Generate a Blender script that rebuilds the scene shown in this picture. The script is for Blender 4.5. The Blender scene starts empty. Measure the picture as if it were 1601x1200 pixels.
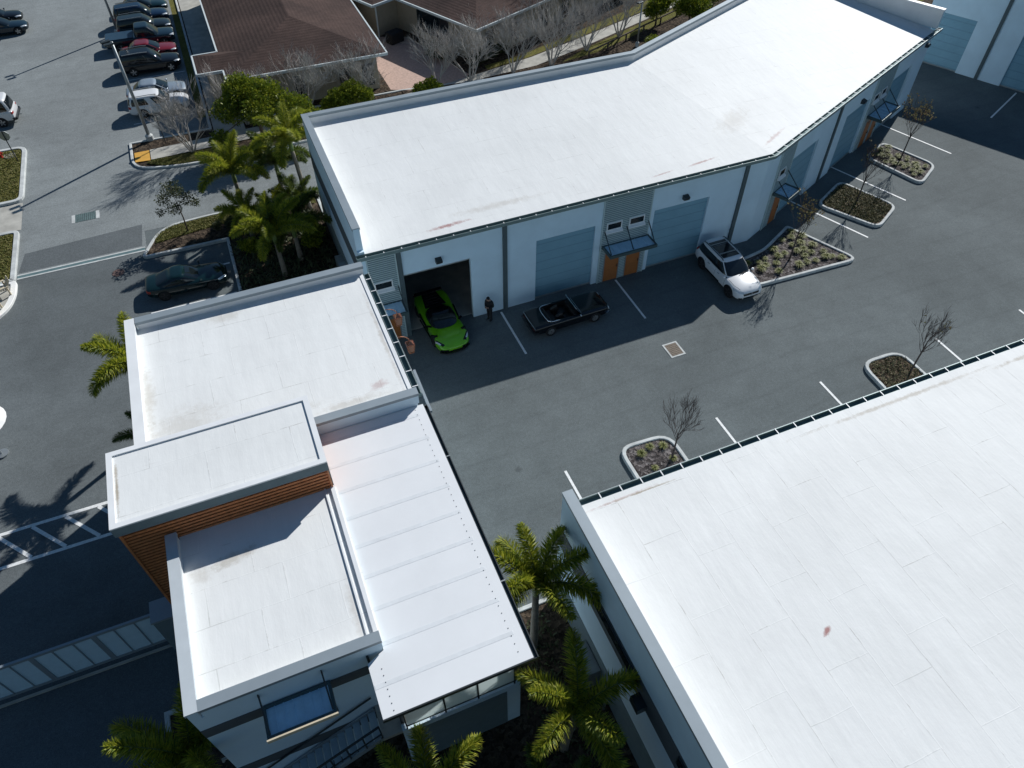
import bpy, bmesh, math, random
from mathutils import Vector, Matrix
R_ = math.radians
SC = bpy.context.scene
COL = SC.collection

# ------------------------------------------------------------------ camera
cam_data = bpy.data.cameras.new("camera")
cam_data.sensor_fit = 'HORIZONTAL'
cam_data.sensor_width = 36.0
cam_data.lens = 36.0 * 1141.07 / 1601.0
cam_data.clip_start = 0.5
cam_data.clip_end = 2000.0
cam = bpy.data.objects.new("camera", cam_data)
COL.objects.link(cam)
pitch, roll, yaw = R_(47.7947), R_(-0.26137), R_(22.3158)
fwd = Vector((math.sin(yaw) * math.cos(pitch), math.cos(yaw) * math.cos(pitch), -math.sin(pitch)))
rgt = Vector((math.cos(yaw), -math.sin(yaw), 0.0))
upv = rgt.cross(fwd)
r2 = rgt * math.cos(roll) + upv * math.sin(roll)
u2 = -rgt * math.sin(roll) + upv * math.cos(roll)
M = Matrix((r2, u2, -fwd)).transposed().to_4x4()
M.translation = Vector((0.0, 0.0, 28.7))
cam.matrix_world = M
SC.camera = cam

# ------------------------------------------------------------------ sky and sun
SUN = Vector((1.20, 0.80, 1.0)).normalized()
sun_el = math.asin(SUN.z)
sun_az = math.atan2(SUN.x, SUN.y)
world = bpy.data.worlds.new("World")
SC.world = world
world.use_nodes = True
wn = world.node_tree
sky = wn.nodes.new('ShaderNodeTexSky')
sky.sky_type = 'NISHITA'
sky.sun_disc = False
sky.sun_elevation = sun_el
sky.sun_rotation = sun_az
sky.altitude = 0.0
sky.air_density = 2.0
sky.dust_density = 0.0
sky.ozone_density = 10.0
bg = wn.nodes['Background']
bg.inputs['Strength'].default_value = 0.05
wn.links.new(sky.outputs[0], bg.inputs['Color'])
sl = bpy.data.lights.new("sun", 'SUN')
sl.energy = 4.9
sl.angle = R_(0.5)
sl.color = (1.0, 0.985, 0.96)
so = bpy.data.objects.new("sun", sl)
COL.objects.link(so)
so.rotation_euler = (-SUN).to_track_quat('-Z', 'Y').to_euler()
so.location = SUN * 120
SC.view_settings.view_transform = 'Standard'
SC.view_settings.look = 'None'
SC.view_settings.exposure = 0.0
SC.view_settings.gamma = 1.0

# ------------------------------------------------------------------ materials
def nmat(name):
    m = bpy.data.materials.new(name); m.use_nodes = True
    nt = m.node_tree; b = nt.nodes['Principled BSDF']
    return m, nt, b
def N(nt, typ, **kw):
    n = nt.nodes.new(typ)
    for k, v in kw.items():
        if hasattr(n, k): setattr(n, k, v)
        else: n.inputs[k].default_value = v
    return n
def coords(nt, obj=True, scale=(1, 1, 1), rot=(0, 0, 0)):
    t = nt.nodes.new('ShaderNodeNewGeometry') if obj == 'world' else nt.nodes.new('ShaderNodeTexCoord')
    mp = nt.nodes.new('ShaderNodeMapping')
    mp.inputs['Scale'].default_value = scale; mp.inputs['Rotation'].default_value = rot
    nt.links.new(t.outputs['Position'] if obj == 'world' else t.outputs['Object'], mp.inputs[0])
    return mp.outputs[0]
def ramp(nt, fac, stops, interp='LINEAR'):
    r = nt.nodes.new('ShaderNodeValToRGB'); cr = r.color_ramp; cr.interpolation = interp
    while len(cr.elements) > 1: cr.elements.remove(cr.elements[0])
    for i, (p, c) in enumerate(stops):
        e = cr.elements[0] if i == 0 else cr.elements.new(p)
        e.position = p; e.color = (*c, 1) if len(c) == 3 else c
    nt.links.new(fac, r.inputs[0]); return r.outputs[0]
def noise(nt, vec, scale, detail=4, rough=0.55, dist=0.0):
    n = nt.nodes.new('ShaderNodeTexNoise'); n.inputs['Scale'].default_value = scale
    n.inputs['Detail'].default_value = detail; n.inputs['Roughness'].default_value = rough
    n.inputs['Distortion'].default_value = dist
    nt.links.new(vec, n.inputs['Vector']); return n.outputs['Fac']
def mixc(nt, fac, a, b, blend='MIX'):
    m = nt.nodes.new('ShaderNodeMix'); m.data_type = 'RGBA'; m.blend_type = blend
    for s, v in ((m.inputs[0], fac), (m.inputs[6], a), (m.inputs[7], b)):
        if isinstance(v, (int, float)): s.default_value = v
        elif isinstance(v, tuple): s.default_value = (*v, 1) if len(v) == 3 else v
        else: nt.links.new(v, s)
    return m.outputs[2]
def math_(nt, op, a, b=None, c=None):
    m = nt.nodes.new('ShaderNodeMath'); m.operation = op
    for i, v in enumerate((a, b, c)):
        if v is None: continue
        if isinstance(v, (int, float)): m.inputs[i].default_value = v
        else: nt.links.new(v, m.inputs[i])
    return m.outputs[0]
def bump(nt, b, h, strength=0.3, dist=0.02):
    bp = nt.nodes.new('ShaderNodeBump'); bp.inputs['Strength'].default_value = strength
    bp.inputs['Distance'].default_value = dist
    nt.links.new(h, bp.inputs['Height']); nt.links.new(bp.outputs[0], b.inputs['Normal'])

def plain(name, col, rough=0.6, metal=0.0, var=0.12, scale=3.0, coat=0.0, bmp=0.0, bscale=40.0, spec=None):
    """one colour with soft procedural variation"""
    m, nt, b = nmat(name)
    v = coords(nt)
    f = noise(nt, v, scale, 6, 0.6)
    lo = tuple(max(0, c * (1 - var)) for c in col); hi = tuple(min(1, c * (1 + var)) for c in col)
    nt.links.new(ramp(nt, f, [(0.3, lo), (0.7, hi)]), b.inputs['Base Color'])
    b.inputs['Roughness'].default_value = rough; b.inputs['Metallic'].default_value = metal
    b.inputs['Coat Weight'].default_value = coat; b.inputs['Coat Roughness'].default_value = 0.05
    if spec is not None: b.inputs['Specular IOR Level'].default_value = spec
    if bmp: bump(nt, b, noise(nt, v, bscale, 3), bmp, 0.01)
    return m

def asphalt(name, base, grain=0.35, patch=0.15, cracks=0.0, tracks=0.0):
    m, nt, b = nmat(name)
    v = coords(nt, 'world')
    big = noise(nt, v, 0.11, 5, 0.6, 0.6); mid = noise(nt, v, 0.9, 5, 0.65)
    fine = noise(nt, v, 22.0, 3, 0.8)
    c = ramp(nt, big, [(0.3, tuple(x * (1 - patch) for x in base)), (0.7, tuple(x * (1 + patch) for x in base))])
    c = mixc(nt, 0.55, c, ramp(nt, mid, [(0.3, (0.42,) * 3), (0.7, (0.58,) * 3)]), 'OVERLAY')
    c = mixc(nt, grain, c, ramp(nt, fine, [(0.36, (0.2,) * 3), (0.5, (0.5,) * 3), (0.66, (0.85,) * 3)]), 'OVERLAY')
    grit = noise(nt, v, 6.5, 4, 0.85)
    c = mixc(nt, grain * 0.9, c, ramp(nt, grit, [(0.34, (0.30,) * 3), (0.5, (0.5,) * 3), (0.68, (0.74,) * 3)]), 'OVERLAY')
    if tracks:
        w = N(nt, 'ShaderNodeTexWave', wave_type='BANDS', bands_direction='Y')
        w.inputs['Scale'].default_value = 0.09; w.inputs['Distortion'].default_value = 2.2
        w.inputs['Detail'].default_value = 3; w.inputs['Detail Scale'].default_value = 0.6
        nt.links.new(v, w.inputs['Vector'])
        c = mixc(nt, tracks, c, ramp(nt, w.outputs['Fac'], [(0.35, (0.5,) * 3), (0.5, (0.40,) * 3), (0.65, (0.5,) * 3)]), 'OVERLAY')
    # oil spots
    vo = nt.nodes.new('ShaderNodeTexVoronoi'); vo.inputs['Scale'].default_value = 0.33; nt.links.new(v, vo.inputs['Vector'])
    d = math_(nt, 'ADD', vo.outputs['Distance'], math_(nt, 'MULTIPLY', noise(nt, v, 6.0, 3), 0.10))
    c = mixc(nt, ramp(nt, d, [(0.085, (0.55,) * 3), (0.13, (0,) * 3)]), c, tuple(x * 0.45 for x in base))
    if cracks:
        vc = nt.nodes.new('ShaderNodeTexVoronoi'); vc.feature = 'DISTANCE_TO_EDGE'; vc.inputs['Scale'].default_value = 0.16
        dv = nt.nodes.new('ShaderNodeVectorMath'); dv.operation = 'ADD'
        nn = nt.nodes.new('ShaderNodeTexNoise'); nn.inputs['Scale'].default_value = 1.2; nn.inputs['Detail'].default_value = 5
        nt.links.new(v, nn.inputs['Vector']); nt.links.new(v, dv.inputs[0]); nt.links.new(nn.outputs['Color'], dv.inputs[1])
        nt.links.new(dv.outputs[0], vc.inputs['Vector'])
        c = mixc(nt, ramp(nt, vc.outputs['Distance'], [(0.0, (cracks,) * 3), (0.012, (0,) * 3)]), c, tuple(x * 0.35 for x in base))
    nt.links.new(c, b.inputs['Base Color'])
    b.inputs['Roughness'].default_value = 0.92; b.inputs['Specular IOR Level'].default_value = 0.25
    bump(nt, b, fine, 0.35, 0.008)
    return m

def membrane(name, rot=0.0, stains=(), dirt=(), base=(0.785, 0.80, 0.79), sw=3.1, sh=1.55, seam=0.5):
    """white single-ply roof membrane: sheet seams, faint scuffs, a few rust and dirt marks with shapes of their own"""
    m, nt, b = nmat(name)
    v = coords(nt, 'world', rot=(0, 0, rot))
    wob = nt.nodes.new('ShaderNodeVectorMath'); wob.operation = 'MULTIPLY_ADD'
    n0 = nt.nodes.new('ShaderNodeTexNoise'); n0.inputs['Scale'].default_value = 0.7; n0.inputs['Detail'].default_value = 3
    nt.links.new(v, n0.inputs['Vector']); nt.links.new(n0.outputs['Color'], wob.inputs[0])
    wob.inputs[1].default_value = (0.10, 0.10, 0); nt.links.new(v, wob.inputs[2])
    br = nt.nodes.new('ShaderNodeTexBrick'); br.inputs['Scale'].default_value = 1.0
    br.inputs['Brick Width'].default_value = sw; br.inputs['Row Height'].default_value = sh
    br.inputs['Mortar Size'].default_value = 0.02; br.inputs['Mortar Smooth'].default_value = 0.6
    br.inputs['Color1'].default_value = (0.965, 0.97, 0.97, 1); br.inputs['Color2'].default_value = (1, 1, 1, 1)
    br.inputs['Mortar'].default_value = (0.5, 0.5, 0.5, 1); br.offset = 0.37
    nt.links.new(wob.outputs[0], br.inputs['Vector'])
    big = noise(nt, v, 0.22, 6, 0.62, 0.5)
    c = ramp(nt, big, [(0.32, tuple(x * 0.93 for x in base)), (0.6, base)])
    # seams show only here and there
    vis = ramp(nt, noise(nt, v, 0.5, 4, 0.6), [(0.50, (0,) * 3), (0.64, (seam,) * 3)])
    c = mixc(nt, math_(nt, 'MULTIPLY', vis, br.outputs['Fac']), c, (0.52, 0.53, 0.51))
    c = mixc(nt, 0.5, c, ramp(nt, noise(nt, coords(nt, 'world', scale=(1.0, 0.12, 1), rot=(0, 0, rot + 0.10)), 2.4, 6, 0.75), [(0.35, (0.90,) * 3), (0.6, (1.0,) * 3)]), 'MULTIPLY')
    # grime caught along some laps, and short double creases
    gr = math_(nt, 'MULTIPLY', ramp(nt, noise(nt, v, 1.7, 6, 0.7), [(0.52, (0,) * 3), (0.66, (0.55,) * 3)]), br.outputs['Fac'])
    c = mixc(nt, gr, c, (0.33, 0.32, 0.29))
    b2 = nt.nodes.new('ShaderNodeTexBrick'); b2.inputs['Scale'].default_value = 1.0; b2.inputs['Brick Width'].default_value = 1.9; b2.inputs['Row Height'].default_value = 0.37; b2.inputs['Mortar Size'].default_value = 0.012; b2.offset = 0.63; b2.inputs['Mortar Smooth'].default_value = 0.5
    nt.links.new(wob.outputs[0], b2.inputs['Vector'])
    cr = math_(nt, 'MULTIPLY', ramp(nt, noise(nt, v, 0.8, 5, 0.7), [(0.60, (0,) * 3), (0.72, (0.30,) * 3)]), b2.outputs['Fac'])
    c = mixc(nt, cr, c, (0.45, 0.45, 0.42))
    # streaky scuffs along one direction
    vs = coords(nt, 'world', scale=(0.9, 0.16, 1), rot=(0, 0, rot + 0.35))
    sc = ramp(nt, noise(nt, vs, 5.0, 5, 0.75), [(0.62, (0,) * 3), (0.74, (0.20,) * 3)])
    c = mixc(nt, sc, c, (0.52, 0.52, 0.49))
    spots = ramp(nt, noise(nt, v, 9.0, 3, 0.7), [(0.74, (0,) * 3), (0.80, (0.35,) * 3)])
    c = mixc(nt, spots, c, (0.34, 0.33, 0.30))
    P = coords(nt, 'world')
    def blob(c, cx, cy, rx, ry, ang, col, amt):
        mp = nt.nodes.new('ShaderNodeMapping'); mp.vector_type = 'TEXTURE'
        mp.inputs['Location'].default_value = (cx, cy, 0); mp.inputs['Rotation'].default_value = (0, 0, ang)
        mp.inputs['Scale'].default_value = (rx, ry, 1000); nt.links.new(P, mp.inputs[0])
        ln = nt.nodes.new('ShaderNodeVectorMath'); ln.operation = 'LENGTH'; nt.links.new(mp.outputs[0], ln.inputs[0])
        d = math_(nt, 'ADD', ln.outputs['Value'], math_(nt, 'MULTIPLY', math_(nt, 'SUBTRACT', noise(nt, P, 3.2, 6, 0.75), 0.5), 2.4))
        return mixc(nt, ramp(nt, d, [(0.25, (amt,) * 3), (1.0, (0,) * 3)]), c, col)
    for (cx, cy, rx, ry, ang, amt) in stains: c = blob(c, cx, cy, rx, ry, ang, (0.34, 0.14, 0.13), amt)
    for (cx, cy, rx, ry, ang, amt) in dirt: c = blob(c, cx, cy, rx, ry, ang, (0.36, 0.31, 0.24), amt)
    nt.links.new(c, b.inputs['Base Color'])
    b.inputs['Roughness'].default_value = 0.62; b.inputs['Specular IOR Level'].default_value = 0.3
    h = math_(nt, 'ADD', math_(nt, 'MULTIPLY', br.outputs['Fac'], 0.22), noise(nt, v, 1.6, 5, 0.6))
    wr = noise(nt, coords(nt, 'world', scale=(1.0, 0.22, 1), rot=(0, 0, rot + 0.12)), 3.2, 4, 0.65)
    h = math_(nt, 'ADD', h, math_(nt, 'MULTIPLY', wr, 0.9))
    bump(nt, b, h, 0.30, 0.03)
    return m

def leafmat(name, cols, rough=0.5, trans=0.35):
    m, nt, b = nmat(name)
    oi = nt.nodes.new('ShaderNodeObjectInfo'); g = nt.nodes.new('ShaderNodeNewGeometry')
    f = math_(nt, 'FRACT', math_(nt, 'ADD', g.outputs['Random Per Island'], math_(nt, 'MULTIPLY', oi.outputs['Random'], 0.2)))
    k = len(cols)
    c = ramp(nt, f, [(i / max(1, k - 1), cc) for i, cc in enumerate(cols)])
    nt.links.new(c, b.inputs['Base Color']); b.inputs['Roughness'].default_value = rough
    b.inputs['Specular IOR Level'].default_value = 0.35
    t = nt.nodes.new('ShaderNodeBsdfTranslucent'); nt.links.new(c, t.inputs['Color'])
    mx = nt.nodes.new('ShaderNodeMixShader'); mx.inputs[0].default_value = trans
    out = nt.nodes['Material Output']
    nt.links.new(b.outputs[0], mx.inputs[1]); nt.links.new(t.outputs[0], mx.inputs[2]); nt.links.new(mx.outputs[0], out.inputs[0])
    return m

def mulchmat(name, cols, scale=9.0):
    m, nt, b = nmat(name)
    v = coords(nt, 'world', scale=(1, 1.0, 1))
    vo = nt.nodes.new('ShaderNodeTexVoronoi'); vo.inputs['Scale'].default_value = scale; vo.inputs['Randomness'].default_value = 1.0
    dv = nt.nodes.new('ShaderNodeVectorMath'); dv.operation = 'MULTIPLY_ADD'
    nn = nt.nodes.new('ShaderNodeTexNoise'); nn.inputs['Scale'].default_value = 7; nn.inputs['Detail'].default_value = 4
    nt.links.new(v, nn.inputs['Vector']); nt.links.new(nn.outputs['Color'], dv.inputs[0]); dv.inputs[1].default_value = (.25, .25, .25)
    nt.links.new(v, dv.inputs[2]); nt.links.new(dv.outputs[0], vo.inputs['Vector'])
    sx = nt.nodes.new('ShaderNodeSeparateColor'); nt.links.new(vo.outputs['Color'], sx.inputs[0])
    k = len(cols)
    c = ramp(nt, sx.outputs[0], [(i / (k - 1), cc) for i, cc in enumerate(cols)])
    c = mixc(nt, 0.5, c, ramp(nt, noise(nt, v, 0.8, 4), [(0.3, (0.35,) * 3), (0.7, (0.65,) * 3)]), 'OVERLAY')
    nt.links.new(c, b.inputs['Base Color']); b.inputs['Roughness'].default_value = 1.0
    b.inputs['Specular IOR Level'].default_value = 0.1
    bump(nt, b, vo.outputs['Distance'], 0.8, 0.05)
    return m

def glassmat(name, col=(0.012, 0.02, 0.026), rough=0.06):
    m, nt, b = nmat(name)
    b.inputs['Base Color'].default_value = (*col, 1); b.inputs['Roughness'].default_value = rough
    b.inputs['Specular IOR Level'].default_value = 0.7
    v = coords(nt); bump(nt, b, noise(nt, v, 1.2, 2), 0.02, 0.05)
    return m
def paint(name, col, metal=0.0, rough=0.32, coat=0.6):
    m, nt, b = nmat(name)
    v = coords(nt)
    f = noise(nt, v, 2.2, 5, 0.7); fl = noise(nt, v, 350.0, 1)
    c = ramp(nt, f, [(0.3, tuple(x * 0.92 for x in col)), (0.7, col)])
    c = mixc(nt, 0.12, c, ramp(nt, fl, [(0.4, (0.3,) * 3), (0.6, (0.7,) * 3)]), 'OVERLAY')
    nt.links.new(c, b.inputs['Base Color']); b.inputs['Roughness'].default_value = rough
    b.inputs['Metallic'].default_value = metal; b.inputs['Coat Weight'].default_value = coat; b.inputs['Coat Roughness'].default_value = 0.06
    return m

MT = {}
MT['asphalt'] = asphalt('lot_asphalt', (0.118, 0.136, 0.139), 0.36, 0.16, 0.0, 0.35)
MT['asphalt_mid'] = asphalt('lane_asphalt', (0.118, 0.134, 0.139), 0.38, 0.22, 0.0, 0.2)
MT['asphalt_old'] = asphalt('weathered_asphalt', (0.208, 0.228, 0.230), 0.42, 0.16, 0.10, 0.35)
MT['asphalt_patch'] = asphalt('patched_asphalt', (0.112, 0.126, 0.132), 0.4, 0.12, 0.05, 0.0)
MT['paint'] = plain('road_paint', (0.74, 0.75, 0.74), 0.7, var=0.16, scale=9)
MT['paint_yellow'] = plain('tactile_yellow', (0.62, 0.33, 0.05), 0.7, var=0.1, bmp=0.4)
MT['kerb'] = plain('kerb_concrete', (0.50, 0.52, 0.51), 0.85, var=0.2, scale=1.8, bmp=0.15)
MT['kerb_white'] = plain('white_kerb', (0.78, 0.78, 0.76), 0.8, var=0.08, scale=2)
MT['concrete'] = plain('walk_concrete', (0.40, 0.39, 0.35), 0.9, var=0.2, scale=1.3, bmp=0.15)
MT['paver'] = plain('pink_pavers', (0.48, 0.34, 0.28), 0.9, var=0.2, scale=6, bmp=0.2)
MT['mulch'] = mulchmat('wood_mulch', [(0.035, 0.024, 0.017), (0.085, 0.06, 0.045), (0.14, 0.105, 0.08), (0.25, 0.20, 0.16)], 7)
MT['mulch_dark'] = mulchmat('dark_mulch', [(0.02, 0.017, 0.013), (0.045, 0.034, 0.026), (0.07, 0.052, 0.038), (0.11, 0.085, 0.06)], 7)
MT['mulch_stone'] = mulchmat('grey_mulch', [(0.028, 0.025, 0.025), (0.065, 0.057, 0.055), (0.11, 0.097, 0.095), (0.22, 0.20, 0.195)], 8)
MT['lawn'] = mulchmat('lawn_soil', [(0.09, 0.095, 0.025), (0.14, 0.14, 0.035), (0.18, 0.165, 0.05), (0.14, 0.12, 0.05)], 14)
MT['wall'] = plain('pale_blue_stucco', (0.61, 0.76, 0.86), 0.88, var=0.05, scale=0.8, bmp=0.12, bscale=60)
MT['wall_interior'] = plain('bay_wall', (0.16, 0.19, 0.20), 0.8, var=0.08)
MT['band'] = plain('charcoal_stucco', (0.085, 0.10, 0.11), 0.85, var=0.08, bmp=0.1)
MT['dado'] = plain('grey_stucco', (0.15, 0.20, 0.22), 0.88, var=0.08, bmp=0.1)
MT['coping'] = plain('coping_metal', (0.27, 0.32, 0.355), 0.55, 0.25, var=0.06, scale=1.2)
MT['coping_pale'] = plain('pale_coping', (0.52, 0.57, 0.60), 0.55, 0.1, var=0.06, scale=1.2)
MT['white_metal'] = plain('white_metal', (0.76, 0.78, 0.79), 0.5, 0.0, var=0.05, scale=1.0)
MT['white_metal_roof'] = plain('white_sheet_roof', (0.74, 0.76, 0.775), 0.48, 0.0, var=0.035, scale=0.5)
MT['seam'] = plain('sheet_lap', (0.68, 0.71, 0.73), 0.5, 0.0, var=0.06)
MT['gutter'] = plain('grey_green_gutter', (0.17, 0.235, 0.235), 0.5, 0.3, var=0.1)
MT['gutter_dark'] = plain('gutter_trough', (0.11, 0.18, 0.19), 0.7, 0.2, var=0.2)
MT['pilaster'] = plain('pilaster_grey', (0.075, 0.105, 0.115), 0.7, var=0.08)
MT['siding'] = plain('ribbed_siding', (0.46, 0.56, 0.57), 0.55, 0.1, var=0.06)
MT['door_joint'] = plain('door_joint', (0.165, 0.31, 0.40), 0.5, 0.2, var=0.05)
MT['gate_louvre'] = plain('gate_louvre', (0.52, 0.64, 0.68), 0.5, 0.1, var=0.05)
MT['siding_groove_shade'] = plain('siding_groove_shade', (0.20, 0.265, 0.28), 0.6, 0.1, var=0.06)  # darker tone paints the shade lines between the siding ribs
MT['door_metal'] = plain('rolling_door', (0.20, 0.37, 0.47), 0.5, 0.2, var=0.05, scale=1)
MT['orange_door'] = plain('orange_door', (0.36, 0.125, 0.035), 0.55, var=0.08, scale=3)
MT['dark_metal'] = plain('dark_steel', (0.045, 0.055, 0.06), 0.45, 0.5, var=0.1)
MT['black'] = plain('black_rubber', (0.013, 0.013, 0.014), 0.75, var=0.1)
MT['blackgloss'] = plain('black_trim', (0.01, 0.011, 0.013), 0.25, var=0.1)
MT['steel'] = plain('galvanised_steel', (0.34, 0.37, 0.38), 0.45, 0.6, var=0.1)
MT['tread'] = plain('pan_tread', (0.40, 0.50, 0.55), 0.6, var=0.1)
MT['awning_frame'] = plain('awning_frame', (0.06, 0.095, 0.10), 0.5, 0.2, var=0.1)
MT['awning_panel'] = plain('awning_sheet', (0.50, 0.70, 0.84), 0.45, 0.0, var=0.1)
MT['glass'] = glassmat('dark_glass')
MT['copper'] = plain('copper', (0.55, 0.23, 0.14), 0.25, 0.9, var=0.15, scale=12)
MT['copper_glass'] = glassmat('lantern_glass', (0.35, 0.16, 0.10), 0.15)
MT['wood'] = plain('orange_slats', (0.50, 0.18, 0.062), 0.6, var=0.25, scale=6)
MT['wood_gap'] = plain('slat_backing', (0.05, 0.02, 0.012), 0.8, var=0.1)
MT['shingle'] = None
MT['beige'] = plain('beige_stucco', (0.36, 0.315, 0.24), 0.9, var=0.07, bmp=0.1)
MT['eave'] = plain('pale_eave', (0.60, 0.66, 0.66), 0.5, var=0.05)
def frosted():
    m, nt, b = nmat('frosted_panel'); b.inputs['Base Color'].default_value = (.62, .70, .70, 1); b.inputs['Roughness'].default_value = .4
    t = nt.nodes.new('ShaderNodeBsdfTranslucent'); t.inputs['Color'].default_value = (.75, .84, .84, 1); p = nt.nodes.new('ShaderNodeBsdfTransparent')
    m1 = nt.nodes.new('ShaderNodeMixShader'); m1.inputs[0].default_value = .65; m2 = nt.nodes.new('ShaderNodeMixShader'); m2.inputs[0].default_value = .25
    nt.links.new(b.outputs[0], m1.inputs[1]); nt.links.new(t.outputs[0], m1.inputs[2]); nt.links.new(m1.outputs[0], m2.inputs[1]); nt.links.new(p.outputs[0], m2.inputs[2])
    nt.links.new(m2.outputs[0], nt.nodes['Material Output'].inputs[0]); return m
MT['rail_glass'] = frosted()
MT['tan'] = plain('tan_timber', (0.60, 0.52, 0.38), 0.7, var=0.12, scale=5)
MT['red'] = plain('hydrant_red', (0.45, 0.03, 0.025), 0.4, var=0.1)
MT['chrome'] = plain('chrome', (0.75, 0.76, 0.78), 0.12, 1.0, var=0.03)
MT['rim'] = plain('alloy_rim', (0.45, 0.46, 0.47), 0.3, 0.8, var=0.05)
MT['rim_dark'] = plain('dark_rim', (0.06, 0.06, 0.065), 0.35, 0.6, var=0.05)
MT['lamp_glass'] = plain('headlamp', (0.62, 0.66, 0.68), 0.12, 0.3, var=0.1, scale=20)
MT['tail'] = plain('tail_lamp', (0.35, 0.015, 0.012), 0.2, var=0.15, scale=20)
MT['leather'] = plain('black_leather', (0.02, 0.018, 0.017), 0.5, var=0.15)
MT['skin'] = plain('skin', (0.50, 0.30, 0.22), 0.6, var=0.06)
MT['cloth_black'] = plain('black_cloth', (0.014, 0.014, 0.016), 0.9, var=0.2)
MT['hair'] = plain('dark_hair', (0.02, 0.014, 0.01), 0.6, var=0.2)
MT['bark_grey'] = plain('grey_bark', (0.40, 0.375, 0.345), 0.9, var=0.25, scale=4)
MT['bark_brown'] = plain('brown_bark', (0.11, 0.08, 0.06), 0.95, var=0.3, scale=4)
MT['bark_dark'] = plain('dark_bark', (0.085, 0.065, 0.058), 0.95, var=0.3, scale=4)
MT['palm_trunk'] = plain('palm_trunk', (0.22, 0.19, 0.155), 0.9, var=0.25, scale=5, bmp=0.3, bscale=14)
MT['crownshaft'] = plain('crownshaft', (0.14, 0.19, 0.06), 0.5, var=0.15)
MT['palm_leaf'] = leafmat('palm_leaf', [(0.10, 0.16, 0.02), (0.21, 0.26, 0.025), (0.36, 0.38, 0.035), (0.48, 0.46, 0.06)], 0.5, 0.42)
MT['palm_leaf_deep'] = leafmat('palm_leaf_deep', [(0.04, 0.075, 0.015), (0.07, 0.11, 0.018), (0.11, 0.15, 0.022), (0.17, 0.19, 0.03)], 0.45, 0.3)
MT['leaf_green'] = leafmat('leaf_green', [(0.06, 0.10, 0.012), (0.13, 0.18, 0.016), (0.22, 0.26, 0.022), (0.31, 0.32, 0.03)], 0.5, 0.3)
MT['leaf_olive'] = leafmat('leaf_olive', [(0.04, 0.055, 0.025), (0.06, 0.075, 0.03), (0.09, 0.10, 0.045)], 0.6, 0.25)
MT['leaf_autumn'] = leafmat('leaf_autumn', [(0.22, 0.17, 0.08), (0.30, 0.23, 0.10), (0.27, 0.26, 0.10), (0.32, 0.18, 0.09)], 0.6, 0.4)
MT['grass_tuft'] = leafmat('tuft_blade', [(0.11, 0.14, 0.035), (0.20, 0.22, 0.06), (0.30, 0.31, 0.10), (0.42, 0.40, 0.18)], 0.6, 0.3)
MT['groundcover'] = leafmat('groundcover_leaf', [(0.05, 0.06, 0.02), (0.10, 0.10, 0.04), (0.17, 0.15, 0.08), (0.22, 0.20, 0.13)], 0.7, 0.25)
MT['lawn_blade'] = leafmat('lawn_blade', [(0.10, 0.125, 0.025), (0.16, 0.17, 0.035), (0.22, 0.205, 0.06), (0.24, 0.205, 0.08)], 0.7, 0.3)

def shingles():
    m, nt, b = nmat('brown_shingles')
    v = coords(nt, 'world')
    big = noise(nt, v, 0.25, 5, 0.65, 0.4); mid = noise(nt, v, 2.0, 5, 0.7); fine = noise(nt, coords(nt, 'world', scale=(1, 1, 5)), 14.0, 2, 0.8)
    c = ramp(nt, big, [(0.3, (0.045, 0.031, 0.028)), (0.7, (0.085, 0.056, 0.048))])
    c = mixc(nt, 0.6, c, ramp(nt, mid, [(0.3, (0.36,) * 3), (0.7, (0.64,) * 3)]), 'OVERLAY')
    c = mixc(nt, 0.5, c, ramp(nt, fine, [(0.35, (0.25,) * 3), (0.65, (0.75,) * 3)]), 'OVERLAY')
    w = N(nt, 'ShaderNodeTexWave', wave_type='BANDS', bands_direction='Z'); w.inputs['Scale'].default_value = 4.0
    nt.links.new(v, w.inputs['Vector'])
    nt.links.new(c, b.inputs['Base Color']); b.inputs['Roughness'].default_value = 0.95
    b.inputs['Specular IOR Level'].default_value = 0.15
    bump(nt, b, math_(nt, 'ADD', w.outputs['Fac'], fine), 0.5, 0.02)
    return m
MT['shingle'] = shingles()

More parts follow.
